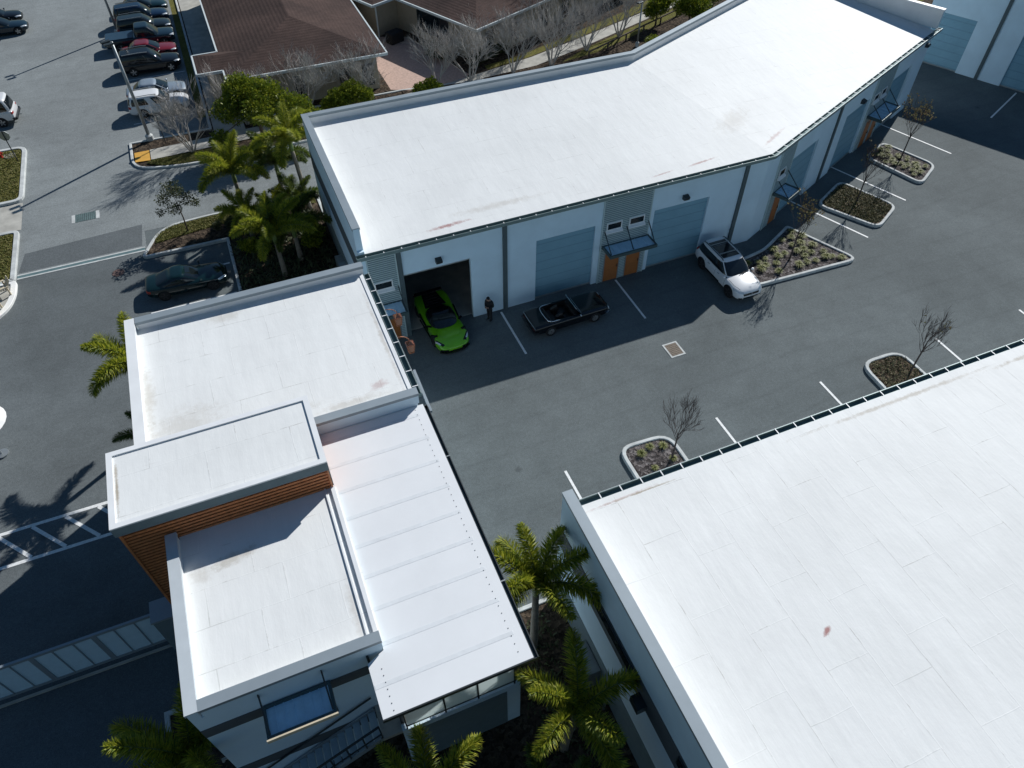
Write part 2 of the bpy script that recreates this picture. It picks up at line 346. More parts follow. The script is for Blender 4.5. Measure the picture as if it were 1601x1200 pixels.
# ------------------------------------------------------------------ mesh helpers
class MB:
    def __init__(s): s.v = []; s.f = []; s.m = []
    def face(s, pts, m=0):
        i = len(s.v); s.v += [tuple(p) for p in pts]; s.f.append(tuple(range(i, i + len(pts)))); s.m.append(m)
    def box(s, x0, x1, y0, y1, z0, z1, m=0, fr=None):
        P = [(x0, y0, z0), (x1, y0, z0), (x1, y1, z0), (x0, y1, z0), (x0, y0, z1), (x1, y0, z1), (x1, y1, z1), (x0, y1, z1)]
        if fr: P = [fr(*p) for p in P]
        i = len(s.v); s.v += [tuple(p) for p in P]
        for q in ((3, 2, 1, 0), (4, 5, 6, 7), (0, 1, 5, 4), (1, 2, 6, 5), (2, 3, 7, 6), (3, 0, 4, 7)):
            s.f.append(tuple(i + k for k in q)); s.m.append(m)
    def bar(s, a, b, w, h=None, m=0, up=(0, 0, 1)):
        a = Vector(a); b = Vector(b); h = h or w; d = (b - a).normalized(); u = Vector(up)
        if abs(d.dot(u)) > 0.98: u = Vector((1, 0, 0))
        x = d.cross(u).normalized(); y = x.cross(d)
        P = [p + x * sx * w / 2 + y * sy * h / 2 for p in (a, b) for sx, sy in ((-1, -1), (1, -1), (1, 1), (-1, 1))]
        i = len(s.v); s.v += [tuple(p) for p in P]
        for q in ((3, 2, 1, 0), (4, 5, 6, 7), (0, 1, 5, 4), (1, 2, 6, 5), (2, 3, 7, 6), (3, 0, 4, 7)):
            s.f.append(tuple(i + k for k in q)); s.m.append(m)
    def tube(s, pts, rad, n=6, m=0, cap=True):
        pts = [Vector(p) for p in pts]; k = len(pts)
        if isinstance(rad, (int, float)): rad = [rad] * k
        base = len(s.v); ref = None
        for j, p in enumerate(pts):
            d = (pts[min(j + 1, k - 1)] - pts[max(j - 1, 0)]).normalized()
            if ref is None or abs(d.dot(ref)) > 0.99:
                ref = Vector((0, 0, 1)) if abs(d.z) < 0.9 else Vector((1, 0, 0))
            x = d.cross(ref).normalized(); y = x.cross(d); ref = ref
            for q in range(n):
                a = 2 * math.pi * q / n
                s.v.append(tuple(p + (x * math.cos(a) + y * math.sin(a)) * rad[j]))
        for j in range(k - 1):
            for q in range(n):
                a = base + j * n + q; b = base + j * n + (q + 1) % n
                s.f.append((a, b, b + n, a + n)); s.m.append(m)
        if cap:
            s.f.append(tuple(base + q for q in reversed(range(n)))); s.m.append(m)
            s.f.append(tuple(base + (k - 1) * n + q for q in range(n))); s.m.append(m)
    def lathe(s, prof, n=16, m=0, axis='z', c=(0, 0, 0)):
        base = len(s.v); k = len(prof)
        for (r, h) in prof:
            for q in range(n):
                a = 2 * math.pi * q / n; ca, sa = math.cos(a) * r, math.sin(a) * r
                p = {'z': (ca, sa, h), 'y': (ca, h, sa), 'x': (h, ca, sa)}[axis]
                s.v.append((p[0] + c[0], p[1] + c[1], p[2] + c[2]))
        for j in range(k - 1):
            for q in range(n):
                a = base + j * n + q; b = base + j * n + (q + 1) % n
                s.f.append((a, b, b + n, a + n)); s.m.append(m)
        s.f.append(tuple(base + q for q in range(n))); s.m.append(m)
        s.f.append(tuple(base + (k - 1) * n + q for q in range(n))); s.m.append(m)
    def prism(s, poly, z0, z1, m=0, mside=None):
        n = len(poly); a = sum(poly[i][0] * poly[(i + 1) % n][1] - poly[(i + 1) % n][0] * poly[i][1] for i in range(n))
        if a < 0: poly = poly[::-1]
        i = len(s.v); s.v += [(x, y, z0) for x, y in poly] + [(x, y, z1) for x, y in poly]
        s.f.append(tuple(i + n + k for k in range(n))); s.m.append(m)
        s.f.append(tuple(i + k for k in reversed(range(n)))); s.m.append(m)
        for k in range(n):
            s.f.append((i + k, i + (k + 1) % n, i + n + (k + 1) % n, i + n + k)); s.m.append(m if mside is None else mside)
    def build(s, name, mats, parent=None, smooth=False, bevel=0.0):
        if not isinstance(mats, (list, tuple)): mats = [mats]
        me = bpy.data.meshes.new(name)
        off = Vector((0, 0, 0))
        p = parent
        while p is not None:
            off += Vector(p.location); p = p.parent
        vs = [(x - off.x, y - off.y, z - off.z) for x, y, z in s.v]
        me.from_pydata(vs, [], s.f)
        for mm in mats: me.materials.append(mm)
        if len(mats) > 1: me.polygons.foreach_set('material_index', s.m)
        if smooth: me.polygons.foreach_set('use_smooth', [True] * len(me.polygons))
        me.update()
        o = bpy.data.objects.new(name, me); COL.objects.link(o)
        if parent is not None: o.parent = parent
        if bevel:
            bv = o.modifiers.new('bevel', 'BEVEL'); bv.width = bevel; bv.segments = 2; bv.limit_method = 'ANGLE'
        return o

def tag(o, label=None, cat=None, group=None, kind=None):
    if label: o['label'] = label
    if cat: o['category'] = cat
    if group: o['group'] = group
    if kind: o['kind'] = kind
    return o
def thing(name, loc, label, cat, group=None):
    o = bpy.data.objects.new(name, None); COL.objects.link(o)
    o.location = loc; o.empty_display_size = 0.3
    return tag(o, label, cat, group)
def struct(o): o['kind'] = 'structure'; return o
def copy_tree(o, parent=None):
    c = o.copy(); COL.objects.link(c)
    if parent is not None: c.parent = parent
    for ch in list(o.children): copy_tree(ch, c)
    return c
def copy_thing(o, loc, rz=0.0, sc=1.0, label=None, group=None):
    c = copy_tree(o); c.location = loc; c.rotation_euler = (0, 0, rz)
    c.scale = (sc, sc, sc) if isinstance(sc, (int, float)) else sc
    if label: c['label'] = label
    if group: c['group'] = group
    return c
def rounded(poly, r, seg=5):
    """round the corners of a polygon; r may be one number or a list"""
    out = []; n = len(poly)
    for i in range(n):
        p = Vector(poly[i]); a = Vector(poly[i - 1]); b = Vector(poly[(i + 1) % n]); rr = r[i] if isinstance(r, (list, tuple)) else r
        if rr <= 0: out.append(tuple(p)); continue
        da = (a - p); db = (b - p); k = min(rr, da.length * 0.48, db.length * 0.48)
        p0 = p + da.normalized() * k; p1 = p + db.normalized() * k
        for j in range(seg + 1):
            t = j / seg; out.append(tuple(p0 * (1 - t) ** 2 + p * 2 * t * (1 - t) + p1 * t * t))
    return out
def inset(poly, d):
    n = len(poly); a = sum(poly[i][0] * poly[(i + 1) % n][1] - poly[(i + 1) % n][0] * poly[i][1] for i in range(n))
    sgn = 1 if a > 0 else -1; out = []
    for i in range(n):
        p = Vector(poly[i]); e0 = (p - Vector(poly[i - 1])).normalized(); e1 = (Vector(poly[(i + 1) % n]) - p).normalized()
        n0 = Vector((-e0.y, e0.x)) * sgn; n1 = Vector((-e1.y, e1.x)) * sgn
        b = (n0 + n1); L = b.length
        b = b / L if L > 1e-6 else n0
        out.append(tuple(p + b * (d / max(0.4, b.dot(n0)))))
    return out
# ------------------------------------------------------------------ ground, roads, kerbs, painted marks
def sheet(name, poly, z, mat, kind='structure'):
    mb = MB(); n = len(poly)
    a = sum(poly[i][0] * poly[(i + 1) % n][1] - poly[(i + 1) % n][0] * poly[i][1] for i in range(n))
    if a < 0: poly = poly[::-1]
    mb.face([(x, y, z) for x, y in poly]); o = mb.build(name, mat); o['kind'] = kind; return o
def rect(x0, x1, y0, y1): return [(x0, y0), (x1, y0), (x1, y1), (x0, y1)]
sheet('ground', rect(-600, 600, -500, 700), -0.02, MT['lawn'])
sheet('parking_lot', rect(-16.0, 90, -60, 60), 0.0, MT['asphalt'])
sheet('lane', rect(-70.0, -6.2, -60, 44.3), 0.004, MT['asphalt_mid'])
sheet('road', [(-70, 43.95), (-7.2, 43.95), (-7.2, 45.9), (30, 45.9), (30, 53.1), (-2.2, 53.1), (-2.2, 130), (-70, 130)], 0.008, MT['asphalt_old'])
sheet('road_patch', [(-14.7, 44.3), (-7.45, 44.3), (-7.3, 46.75), (-14.4, 46.3)], 0.012, MT['asphalt_patch'])

def ring(name, poly, w, h, mat, z=0.0):
    inn = inset(poly, w); n = len(poly); mb = MB()
    ch = 0.025; top = inset(poly, ch); it = inset(poly, w - ch)
    for i in range(n):
        j = (i + 1) % n
        P = lambda q, zz, k: (q[k][0], q[k][1], z + zz)
        mb.face([P(poly, 0, i), P(poly, 0, j), P(poly, h - ch, j), P(poly, h - ch, i)])
        mb.face([P(poly, h - ch, i), P(poly, h - ch, j), P(top, h, j), P(top, h, i)])
        mb.face([P(top, h, i), P(top, h, j), P(it, h, j), P(it, h, i)])
        mb.face([P(it, h, i), P(it, h, j), P(inn, h - ch, j), P(inn, h - ch, i)])
        mb.face([P(inn, h - ch, i), P(inn, h - ch, j), P(inn, 0, j), P(inn, 0, i)])
    o = mb.build(name, mat); o['kind'] = 'structure'; return o
def ccw(poly):
    n = len(poly); a = sum(poly[i][0] * poly[(i + 1) % n][1] - poly[(i + 1) % n][0] * poly[i][1] for i in range(n))
    return poly if a > 0 else poly[::-1]
def island(poly, mat, w=0.19, h=0.19, kerb='kerb', bed='planting_bed', bump_=True):
    poly = ccw(poly); ring('kerb', poly, w, h, MT[kerb])
    sheet(bed, inset(poly, w - 0.004), h - 0.075, mat)
    return poly
ISL_SUV = island(rounded(ccw([(26.4, 25.62), (33.9, 25.3), (31.85, 30.0), (28.95, 28.5), (26.4, 28.1)]), [0.5, 0.85, 0.25, 0.6, 0.4]), MT['mulch_stone'])
ISL_MID = island(rounded(ccw([(35.15, 31.2), (38.55, 32.95), (40.15, 28.95), (37.25, 27.4)]), [0.75, 0.75, 0.75, 0.75]), MT['mulch'])
ISL_FAR = island(rounded(ccw([(42.35, 34.75), (45.0, 36.0), (46.4, 31.9), (43.55, 30.3)]), 0.8), MT['mulch_stone'])
ISL_NEAR = island(rounded(ccw([(12.9, 12.7), (12.95, 18.1), (15.8, 17.95), (15.8, 12.7)]), [0.0, 0.95, 0.8, 0.0]), MT['mulch_stone'])
ISL_NEAR2 = island(rounded(ccw([(27.55, 12.7), (27.75, 18.15), (30.5, 18.1), (30.55, 12.7)]), [0.0, 0.95, 0.9, 0.0]), MT['mulch_dark'])
# palm bed by the long building, with the car notch cut out of it
PBED = rounded(ccw([(-7.6, 42.75), (-2.35, 42.68), (-2.4, 26.6), (4.2, 26.6), (4.2, 45.95), (-3.3, 45.95), (-6.2, 45.75)]), [0.5, 0.0, 0.0, 0.0, 0.0, 0.5, 1.8])
island(PBED, MT['mulch_dark'])
sheet('lawn_strip', [(-6.6, 44.0), (-5.5, 44.2), (-3.0, 44.5), (0.0, 44.55), (3.9, 44.6), (3.9, 45.72), (-3.3, 45.72), (-5.6, 45.6), (-6.5, 44.9)], 0.125, MT['lawn'])
# lamp island and walk
LISL = rounded(ccw([(-7.5, 53.9), (-7.5, 57.9), (-1.6, 57.9), (-1.6, 130), (1.2, 130), (1.2, 58.2), (14.0, 58.2), (48, 53.9), (48, 53.15), (-3.9, 53.0)]), [1.6, 0.9, 0.3, 0, 0, 0, 0, 0, 0, 1.5])
island(LISL, MT['mulch_dark'], h=0.14)
sheet('walk', [(-6.1, 54.75), (1.0, 55.0), (20.0, 56.3), (20.0, 57.6), (1.0, 56.6), (1.0, 130), (-1.3, 130), (-1.3, 56.45), (-6.1, 56.25)], 0.130, MT['concrete'])
sheet('lawn_strip', [(-6.5, 54.4), (-5.4, 53.55), (-3.9, 53.3), (-1.8, 53.3), (-1.8, 54.6), (-6.0, 54.6)], 0.130, MT['lawn'])
sheet('tactile_pad', [(-7.2, 54.8), (-6.15, 54.7), (-6.15, 56.2), (-7.2, 56.2)], 0.135, MT['paint_yellow'])
# west verge
W1 = rounded(ccw([(-40, 52.7), (-14.62, 52.6), (-14.62, 60.5), (-40, 60.7)]), [0, 0.8, 0.9, 0]); island(W1, MT['lawn'], 0.3)
W2 = rounded(ccw([(-40, 43.1), (-14.8, 43.4), (-14.75, 49.05), (-40, 49.2)]), [0, 0.2, 0.5, 0]); island(W2, MT['lawn'], 0.3)
sheet('walk', rect(-40, -14.7, 49.2, 52.55), 0.02, MT['concrete'])
W3 = rounded(ccw([(-40, 38.6), (-16.6, 39.0), (-15.0, 40.8), (-14.7, 42.0), (-14.7, 43.55), (-40, 43.0)]), [0, 1.2, .8, .5, .5, 0])
island(W3, MT['concrete'], 0.34, 0.17, 'kerb_white', 'terrace')
# courtyard, north walk, mulch beyond the long building
sheet('planting_bed', [(14.0, 53.2), (80, 53.2), (80, 90), (-1.0, 90), (-1.0, 58.3), (14, 58.3)], 0.115, MT['mulch_dark'])
sheet('courtyard', [(13.2, 58.5), (17.5, 56.4), (20.2, 58.6), (17.6, 68.0), (13.2, 69.9)], 0.122, MT['paver'])
sheet('walk', [(14.5, 55.9), (21.3, 57.5), (26.2, 57.9), (31.45, 59.6), (40.0, 62.9), (60, 71), (59, 73), (40.2, 64.4), (33.0, 61.8), (26.4, 59.6), (21.4, 58.5), (14.2, 57.0)], 0.130, MT['concrete'])
sheet('lawn_strip', [(22, 58.8), (26.3, 59.7), (33.0, 62.0), (40.2, 64.6), (59, 73.2), (58, 75), (39.5, 65.6), (32.5, 62.9), (26, 60.4), (22, 59.6)], 0.127, MT['lawn'])
sheet('lawn_strip', [(28.5, 57.6), (31.6, 59.3), (40.1, 62.7), (60, 70.8), (61, 70), (41.0, 61.6), (32.2, 58.2)], 0.127, MT['lawn'])
sheet('lawn_strip', [(54.3, 50), (90, 66), (84, 80), (50, 62)], 0.13, MT['lawn'])
# beds at the foot of the office and the near building
island(ccw([(-8.6, -30), (-8.6, 13.6), (-5.4, 13.6), (-5.4, 9.8), (-0.3, 9.8), (-0.3, 8.58), (3.5, 8.58), (3.5, 12.3), (7.2, 12.3), (7.2, -30)]), MT['mulch_dark'])
sheet('walk', [(-5.0, 6.0), (-0.6, 6.9), (-0.6, 8.3), (-5.6, 8.3)], 0.135, MT['concrete'])
sheet('planting_bed', rect(-8.1, -6.35, 18.9, 26.7), 0.06, MT['mulch_dark'])

def stripe(a, b, w=0.13, z=0.014):
    a = Vector(a); b = Vector(b); d = (b - a).normalized(); p = Vector((-d.y, d.x)) * w / 2
    mb = MB(); mb.face([(*(a + p), z), (*(a - p), z), (*(b - p), z), (*(b + p), z)])
    o = mb.build('parking_line', MT['paint']); o['kind'] = 'structure'
    if o.data.polygons[0].normal.z < 0: o.data.flip_normals()
for a, b in [((11.46, 29.55), (11.46, 25.84)), ((18.97, 29.55), (18.95, 25.82)), ((46.95, 38.2), (48.73, 32.82)), ((39.3, 34.9), (41.3, 29.37)),
             ((33.9, 32.5), (36.05, 27.02)), ((60.86, 38.04), (55.64, 35.72)), ((10.08, 12.6), (10.08, 17.9)), ((18.58, 12.6), (18.58, 17.93)),
             ((25.04, 12.6), (25.04, 17.91)), ((33.14, 12.6), (33.14, 18.09)), ((39.39, 12.6), (39.39, 18.08)), ((-7.4, 40.35), (-2.5, 40.35)), ((-7.4, 37.3), (-2.5, 37.3))]:
    stripe(a, b)
for k in range(9): stripe((-7.0, 60.95 + 2.7 * k), (-2.35, 60.95 + 2.7 * k), 0.1)
def hatch():
    for y in (24.46, 22.63): stripe((-24, y), (-7.2, y), 0.17, 0.0145)
    for k in range(-1, 6): stripe((-9.25 - 1.4 * k, 24.37), (-7.85 - 1.4 * k, 22.72), 0.17, 0.018)
hatch()
# trench drain across the lane
def trench():
    t = thing('trench_drain', (-11, 44.0, 0), 'long dark trench drain with pale concrete edges crossing the lane', 'drain')
    mb = MB(); mb.box(-14.75, -7.3, 43.78, 44.02, 0.0, 0.02); mb.build('grating', MT['gutter_dark'], t)
    mb = MB(); mb.box(-14.75, -7.3, 44.02, 44.14, 0.0, 0.024); mb.build('edge', MT['kerb'], t)
    mb = MB(); mb.box(-14.75, -7.3, 43.66, 43.78, 0.0, 0.024); mb.build('edge', MT['kerb'], t)
trench()
def grate(x0, x1, y0, y1, label, nb, metal, vertical=True, ends=False):
    cx, cy = (x0 + x1) / 2, (y0 + y1) / 2
    t = thing('storm_drain', (cx, cy, 0), label, 'drain')
    mb = MB(); mb.box(x0, x1, y0, y1, 0.0, 0.016); mb.build('pit', MT['black'], t)
    mb = MB(); w = 0.09
    if ends:
        mb.box(x0 - 0.22, x0, y0, y1, 0, 0.022); mb.build('end_pad', MT['kerb'], t); mb = MB(); mb.box(x1, x1 + 0.22, y0, y1, 0, 0.022)
    else:
        mb.box(x0 - w, x1 + w, y0 - w, y0, 0, 0.022); mb.box(x0 - w, x1 + w, y1, y1 + w, 0, 0.022); mb.box(x0 - w, x0, y0, y1, 0, 0.022); mb.box(x1, x1 + w, y0, y1, 0, 0.022)
    mb.build('end_pad' if ends else 'frame', MT['kerb'], t)
    mb = MB()
    for k in range(nb):
        f = (k + 0.5) / nb
        mb.box(x0, x1, y0 + (y1 - y0) * f - 0.022, y0 + (y1 - y0) * f + 0.022, 0.016, 0.023)
    for k in range(nb + 2):
        f = (k + 0.5) / (nb + 2)
        mb.box(x0 + (x1 - x0) * f - 0.02, x0 + (x1 - x0) * f + 0.02, y0, y1, 0.016, 0.021)
    mb.build('bars', metal, t)
grate(18.78, 19.5, 22.55, 23.45, 'rusty square storm drain grate in the middle of the lot', 7, plain('rusty_grate', (0.20, 0.16, 0.12), 0.8, var=0.2))
grate(-11.4, -10.1, 48.65, 49.6, 'wide blue-green storm drain grate with concrete ends on the road', 9, plain('green_grate', (0.13, 0.20, 0.20), 0.7, var=0.2), ends=True)
def manhole():
    mb = MB(); mb.lathe([(0.36, 0.0), (0.36, 0.020), (0.31, 0.020), (0.30, 0.014), (0.0, 0.014)][:4], 24)
    o = mb.build('manhole_cover', plain('manhole_rust', (0.115, 0.072, 0.064), 0.8, var=0.3, scale=8)); o.location = (-9.0, 42.0, 0)
    tag(o, 'round reddish manhole cover on the lane near the palm bed', 'manhole cover')
manhole()
# ------------------------------------------------------------------ buildings
ANG = R_(24.34); T2 = Vector((math.cos(ANG), math.sin(ANG), 0)); N2 = Vector((-math.sin(ANG), math.cos(ANG), 0)); B0 = Vector((28.63, 29.77, 0))
fr1 = lambda s, d, z: Vector((s, 29.77 + d, z))
fr2 = lambda s, d, z: B0 + T2 * s + N2 * d + Vector((0, 0, z))
DO = Vector((57.85, 45.38, 0)); DT = Vector((-math.sin(ANG), math.cos(ANG), 0)); DN = Vector((math.cos(ANG), math.sin(ANG), 0))
frD = lambda s, d, z: DO + DT * (-s) + DN * d + Vector((0, 0, z))      # s runs south along the wall

def wall_mesh(mb, fr, s0, s1, z0, z1, holes=(), th=0.3, m=0):
    """wall from s0..s1 with rectangular holes, front at d=0, real thickness and reveals"""
    S = sorted({s0, s1, *[h[0] for h in holes], *[h[1] for h in holes]}); Z = sorted({z0, z1, *[h[2] for h in holes], *[h[3] for h in holes]})
    S = [s for s in S if s0 <= s <= s1]; Z = [z for z in Z if z0 <= z <= z1]
    for a, b in zip(S, S[1:]):
        for c, d in zip(Z, Z[1:]):
            ms, mz = (a + b) / 2, (c + d) / 2
            if any(h[0] < ms < h[1] and h[2] < mz < h[3] for h in holes): continue
            mb.face([fr(a, 0, c), fr(b, 0, c), fr(b, 0, d), fr(a, 0, d)], m)
            mb.face([fr(b, th, c), fr(a, th, c), fr(a, th, d), fr(b, th, d)], m)
    for (a, b, c, d) in holes:
        mb.face([fr(a, 0, c), fr(a, 0, d), fr(a, th, d), fr(a, th, c)], m); mb.face([fr(b, 0, d), fr(b, 0, c), fr(b, th, c), fr(b, th, d)], m)
        mb.face([fr(a, 0, d), fr(b, 0, d), fr(b, th, d), fr(a, th, d)], m)
        if c > z0: mb.face([fr(b, 0, c), fr(a, 0, c), fr(a, th, c), fr(b, th, c)], m)
    mb.face([fr(s0, 0, z1), fr(s1, 0, z1), fr(s1, th, z1), fr(s0, th, z1)], m)
    mb.face([fr(s0, 0, z0), fr(s0, 0, z1), fr(s0, th, z1), fr(s0, th, z0)], m); mb.face([fr(s1, 0, z1), fr(s1, 0, z0), fr(s1, th, z0), fr(s1, th, z1)], m)

def rolling_door(root, fr, s0, s1, z1, d=0.14, label=None):
    mb = MB(); n = 34; z = 0.10; st = (z1 - 0.10) / n
    for k in range(n):
        a, b = z + k * st, z + (k + 1) * st; g = 0.018 if k % 5 else 0.03
        mb.face([fr(s0, d, a), fr(s1, d, a), fr(s1, d - 0.012, a + st * 0.45), fr(s0, d - 0.012, a + st * 0.45)])
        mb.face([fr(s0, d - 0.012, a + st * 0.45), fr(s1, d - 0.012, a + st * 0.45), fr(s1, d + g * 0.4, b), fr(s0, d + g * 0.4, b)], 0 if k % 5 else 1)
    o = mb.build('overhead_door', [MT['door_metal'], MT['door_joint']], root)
    mb = MB(); mb.box(s0, s1, d - 0.03, d + 0.05, 0.0, 0.10, fr=fr); mb.build('bottom_seal', MT['steel'], o)
    if label: o['label'] = label
    return o
def siding(root, fr, s0, s1, z0, z1, d=-0.03, holes=()):
    mb = MB(); pitch = 0.125; z = z0; k = 0
    while z < z1 - 1e-4:
        b = min(z + pitch, z1)
        segs = [(s0, s1)]
        for (ha, hb, hc, hd) in holes:
            if hc < (z + b) / 2 < hd:
                segs = [q for (p0, p1) in segs for q in ((p0, min(p1, ha)), (max(p0, hb), p1)) if q[1] - q[0] > 1e-3]
        for a0, a1 in segs:
            mb.face([fr(a0, d, z), fr(a1, d, z), fr(a1, d - 0.055, z + (b - z) * 0.30), fr(a0, d - 0.055, z + (b - z) * 0.30)])
            mb.face([fr(a0, d - 0.055, z + (b - z) * 0.30), fr(a1, d - 0.055, z + (b - z) * 0.30), fr(a1, d - 0.05, z + (b - z) * 0.62), fr(a0, d - 0.05, z + (b - z) * 0.62)])
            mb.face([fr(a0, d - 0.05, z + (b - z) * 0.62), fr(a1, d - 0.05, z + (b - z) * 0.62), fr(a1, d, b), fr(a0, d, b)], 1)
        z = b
    o = mb.build('ribbed_siding', [MT['siding'], MT['siding_groove_shade']], root)
    mb = MB(); mb.box(s0 - 0.06, s0, d - 0.065, 0.0, z0, z1, fr=fr); mb.box(s1, s1 + 0.06, d - 0.065, 0.0, z0, z1, fr=fr); mb.build('trim', MT['siding'], o)
    return o
def window(root, fr, s0, s1, z0, z1, d=-0.06):
    mb = MB(); w = 0.06
    mb.box(s0, s1, d - 0.07, d, z1 - w, z1, fr=fr); mb.box(s0, s1, d - 0.07, d, z0, z0 + w, fr=fr)
    mb.box(s0, s0 + w, d - 0.07, d, z0 + w, z1 - w, fr=fr); mb.box(s1 - w, s1, d - 0.07, d, z0 + w, z1 - w, fr=fr)
    f = mb.build('window', MT['white_metal'], root)
    mb = MB(); mb.box(s0 + w, s1 - w, d - 0.045, d - 0.03, z0 + w, z1 - w, fr=fr); mb.build('pane', MT['glass'], f)
    mb = MB(); P = lambda s, dd, z: fr(s, dd, z)
    a, b = s0 - 0.05, s1 + 0.05
    mb.face([P(a, d - 0.02, z0), P(a, d - 0.17, z0 - 0.10), P(b, d - 0.17, z0 - 0.10), P(b, d - 0.02, z0)]); mb.face([P(a, d - 0.17, z0 - 0.10), P(a, d - 0.17, z0 - 0.16), P(b, d - 0.17, z0 - 0.16), P(b, d - 0.17, z0 - 0.10)])
    mb.face([P(a, d - 0.17, z0 - 0.16), P(a, d, z0 - 0.16), P(b, d, z0 - 0.16), P(b, d - 0.17, z0 - 0.16)]); mb.face([P(a, d - 0.02, z0), P(a, d, z0 - 0.16), P(a, d - 0.17, z0 - 0.16), P(a, d - 0.17, z0 - 0.10)]); mb.face([P(b, d - 0.02, z0), P(b, d - 0.17, z0 - 0.10), P(b, d - 0.17, z0 - 0.16), P(b, d, z0 - 0.16)])
    mb.build('sill', MT['white_metal'], f)
    return f
def entry_door(root, fr, s0, s1, z1=2.15, d=-0.03):
    mb = MB(); mb.box(s0, s1, d - 0.05, d - 0.01, 0.03, z1, fr=fr); mb.box(s0 + 0.12, s1 - 0.12, d - 0.062, d - 0.05, 1.15, 1.9, fr=fr)
    mb.box(s0 + 0.12, s1 - 0.12, d - 0.062, d - 0.05, 0.25, 0.95, fr=fr)
    o = mb.build('entry_door', MT['orange_door'], root)
    mb = MB(); mb.box(s0 - 0.05, s0, d - 0.07, d, 0, z1, fr=fr); mb.box(s1, s1 + 0.05, d - 0.07, d, 0, z1, fr=fr); mb.box(s0 - 0.05, s1 + 0.05, d - 0.07, d, z1, z1 + 0.06, fr=fr)
    mb.build('frame', MT['steel'], o)
    mb = MB(); mb.bar(fr(s1 - 0.1, d - 0.11, 1.0), fr(s1 - 0.1, d - 0.11, 1.2), 0.03); mb.bar(fr(s1 - 0.1, d - 0.05, 1.02), fr(s1 - 0.1, d - 0.11, 1.02), 0.025); mb.build('handle', MT['dark_metal'], o)
    mb = MB(); mb.box((s0 + s1) / 2 - 0.14, (s0 + s1) / 2 + 0.14, d - 0.07, d - 0.0625, 1.93, 2.05, fr=fr); mb.build('nameplate', MT['dark_metal'], o)
    return o
def awning(root, fr, s0, s1, z, dep=1.15, rods=3, rod_z=0.95, d=-0.03):
    mb = MB(); w = 0.09; h = 0.2
    mb.box(s0, s1, d - dep, d - dep + w, z - h, z, fr=fr); mb.box(s0, s1, d - w, d, z - h, z, fr=fr)
    mb.box(s0, s0 + w, d - dep + w, d - w, z - h, z, fr=fr); mb.box(s1 - w, s1, d - dep + w, d - w, z - h, z, fr=fr)
    a = mb.build('awning', MT['awning_frame'], root)
    mb = MB(); n = 7
    for k in range(n):
        a0 = s0 + w + (s1 - s0 - 2 * w) * k / n; a1 = s0 + w + (s1 - s0 - 2 * w) * (k + 1) / n
        mb.box(a0, a1 - 0.03, d - dep + w, d - w, z - 0.11, z - 0.08, fr=fr)
        mb.box(a1 - 0.03, a1, d - dep + w, d - w, z - 0.11, z - 0.05, fr=fr)
    mb.build('panel', MT['awning_panel'], a)
    for k in range(rods):
        s = s0 + 0.1 + (s1 - s0 - 0.2) * (k / (rods - 1) if rods > 1 else 1)
        mb = MB(); mb.bar(fr(s, d - 0.01, z + rod_z), fr(s, d - dep + 0.12, z), 0.045); mb.bar(fr(s, d - 0.005, z + rod_z - 0.1), fr(s, d - 0.005, z + rod_z + 0.1), 0.09, 0.03); mb.build('rod', MT['dark_metal'], a)
    return a
def wall_light(root, fr, s, z):
    mb = MB(); P = fr
    mb.box(s - 0.17, s + 0.17, -0.06, 0.0, z - 0.13, z + 0.15, fr=fr)
    f = [P(s - 0.17, -0.06, z + 0.15), P(s + 0.17, -0.06, z + 0.15), P(s + 0.17, -0.30, z + 0.08), P(s - 0.17, -0.30, z + 0.08)]
    g = [P(s - 0.17, -0.06, z - 0.13), P(s + 0.17, -0.06, z - 0.13), P(s + 0.17, -0.26, z - 0.10), P(s - 0.17, -0.26, z - 0.10)]
    mb.face(f); mb.face(g[::-1])
    for i, j in ((1, 2), (2, 3), (3, 0)): mb.face([f[i], g[i], g[j], f[j]])
    return mb.build('wall_light', MT['dark_metal'], root)
def pilaster(root, fr, s, z1, w=0.24, z0=0.0):
    mb = MB(); mb.box(s - w / 2, s + w / 2, -0.11, -0.002, z0, z1, fr=fr); return mb.build('downpipe', MT['pilaster'], root)
def gutter(root, fr, s0, s1, z, d0=-0.34, d1=-0.02, straps=0.9, mat='gutter', strapmat='white_metal', trough='gutter_dark', ticks=False):
    mb = MB(); h = 0.2
    mb.box(s0, s1, d0, d0 + 0.03, z - h, z, fr=fr); mb.box(s0, s1, d1 - 0.02, d1, z - h, z - 0.03, fr=fr)
    mb.box(s0, s0 + 0.02, d0 + 0.03, d1 - 0.02, z - h, z - 0.03, fr=fr); mb.box(s1 - 0.02, s1, d0 + 0.03, d1 - 0.02, z - h, z - 0.03, fr=fr)
    g = mb.build('gutter', MT[mat], root)
    mb = MB(); mb.box(s0 + 0.02, s1 - 0.02, d0 + 0.03, d1 - 0.02, z - h + 0.005, z - h + 0.03, fr=fr); mb.build('trough', MT[trough], g)
    mb = MB(); n = max(1, int((s1 - s0) / straps))
    for k in range(n):
        s = s0 + (k + 0.5) * (s1 - s0) / n
        mb.box(s - 0.02, s + 0.02, d0 - 0.004, d0 + 0.10 if ticks else d1, z + 0.002, z + 0.012, fr=fr)
    mb.box(s0, s1, d0 - 0.006, d0 + 0.0, z - 0.035, z + 0.004, fr=fr) if strapmat == 'white_metal' and not ticks else None
    mb.build('straps', MT[strapmat], g)
    return g
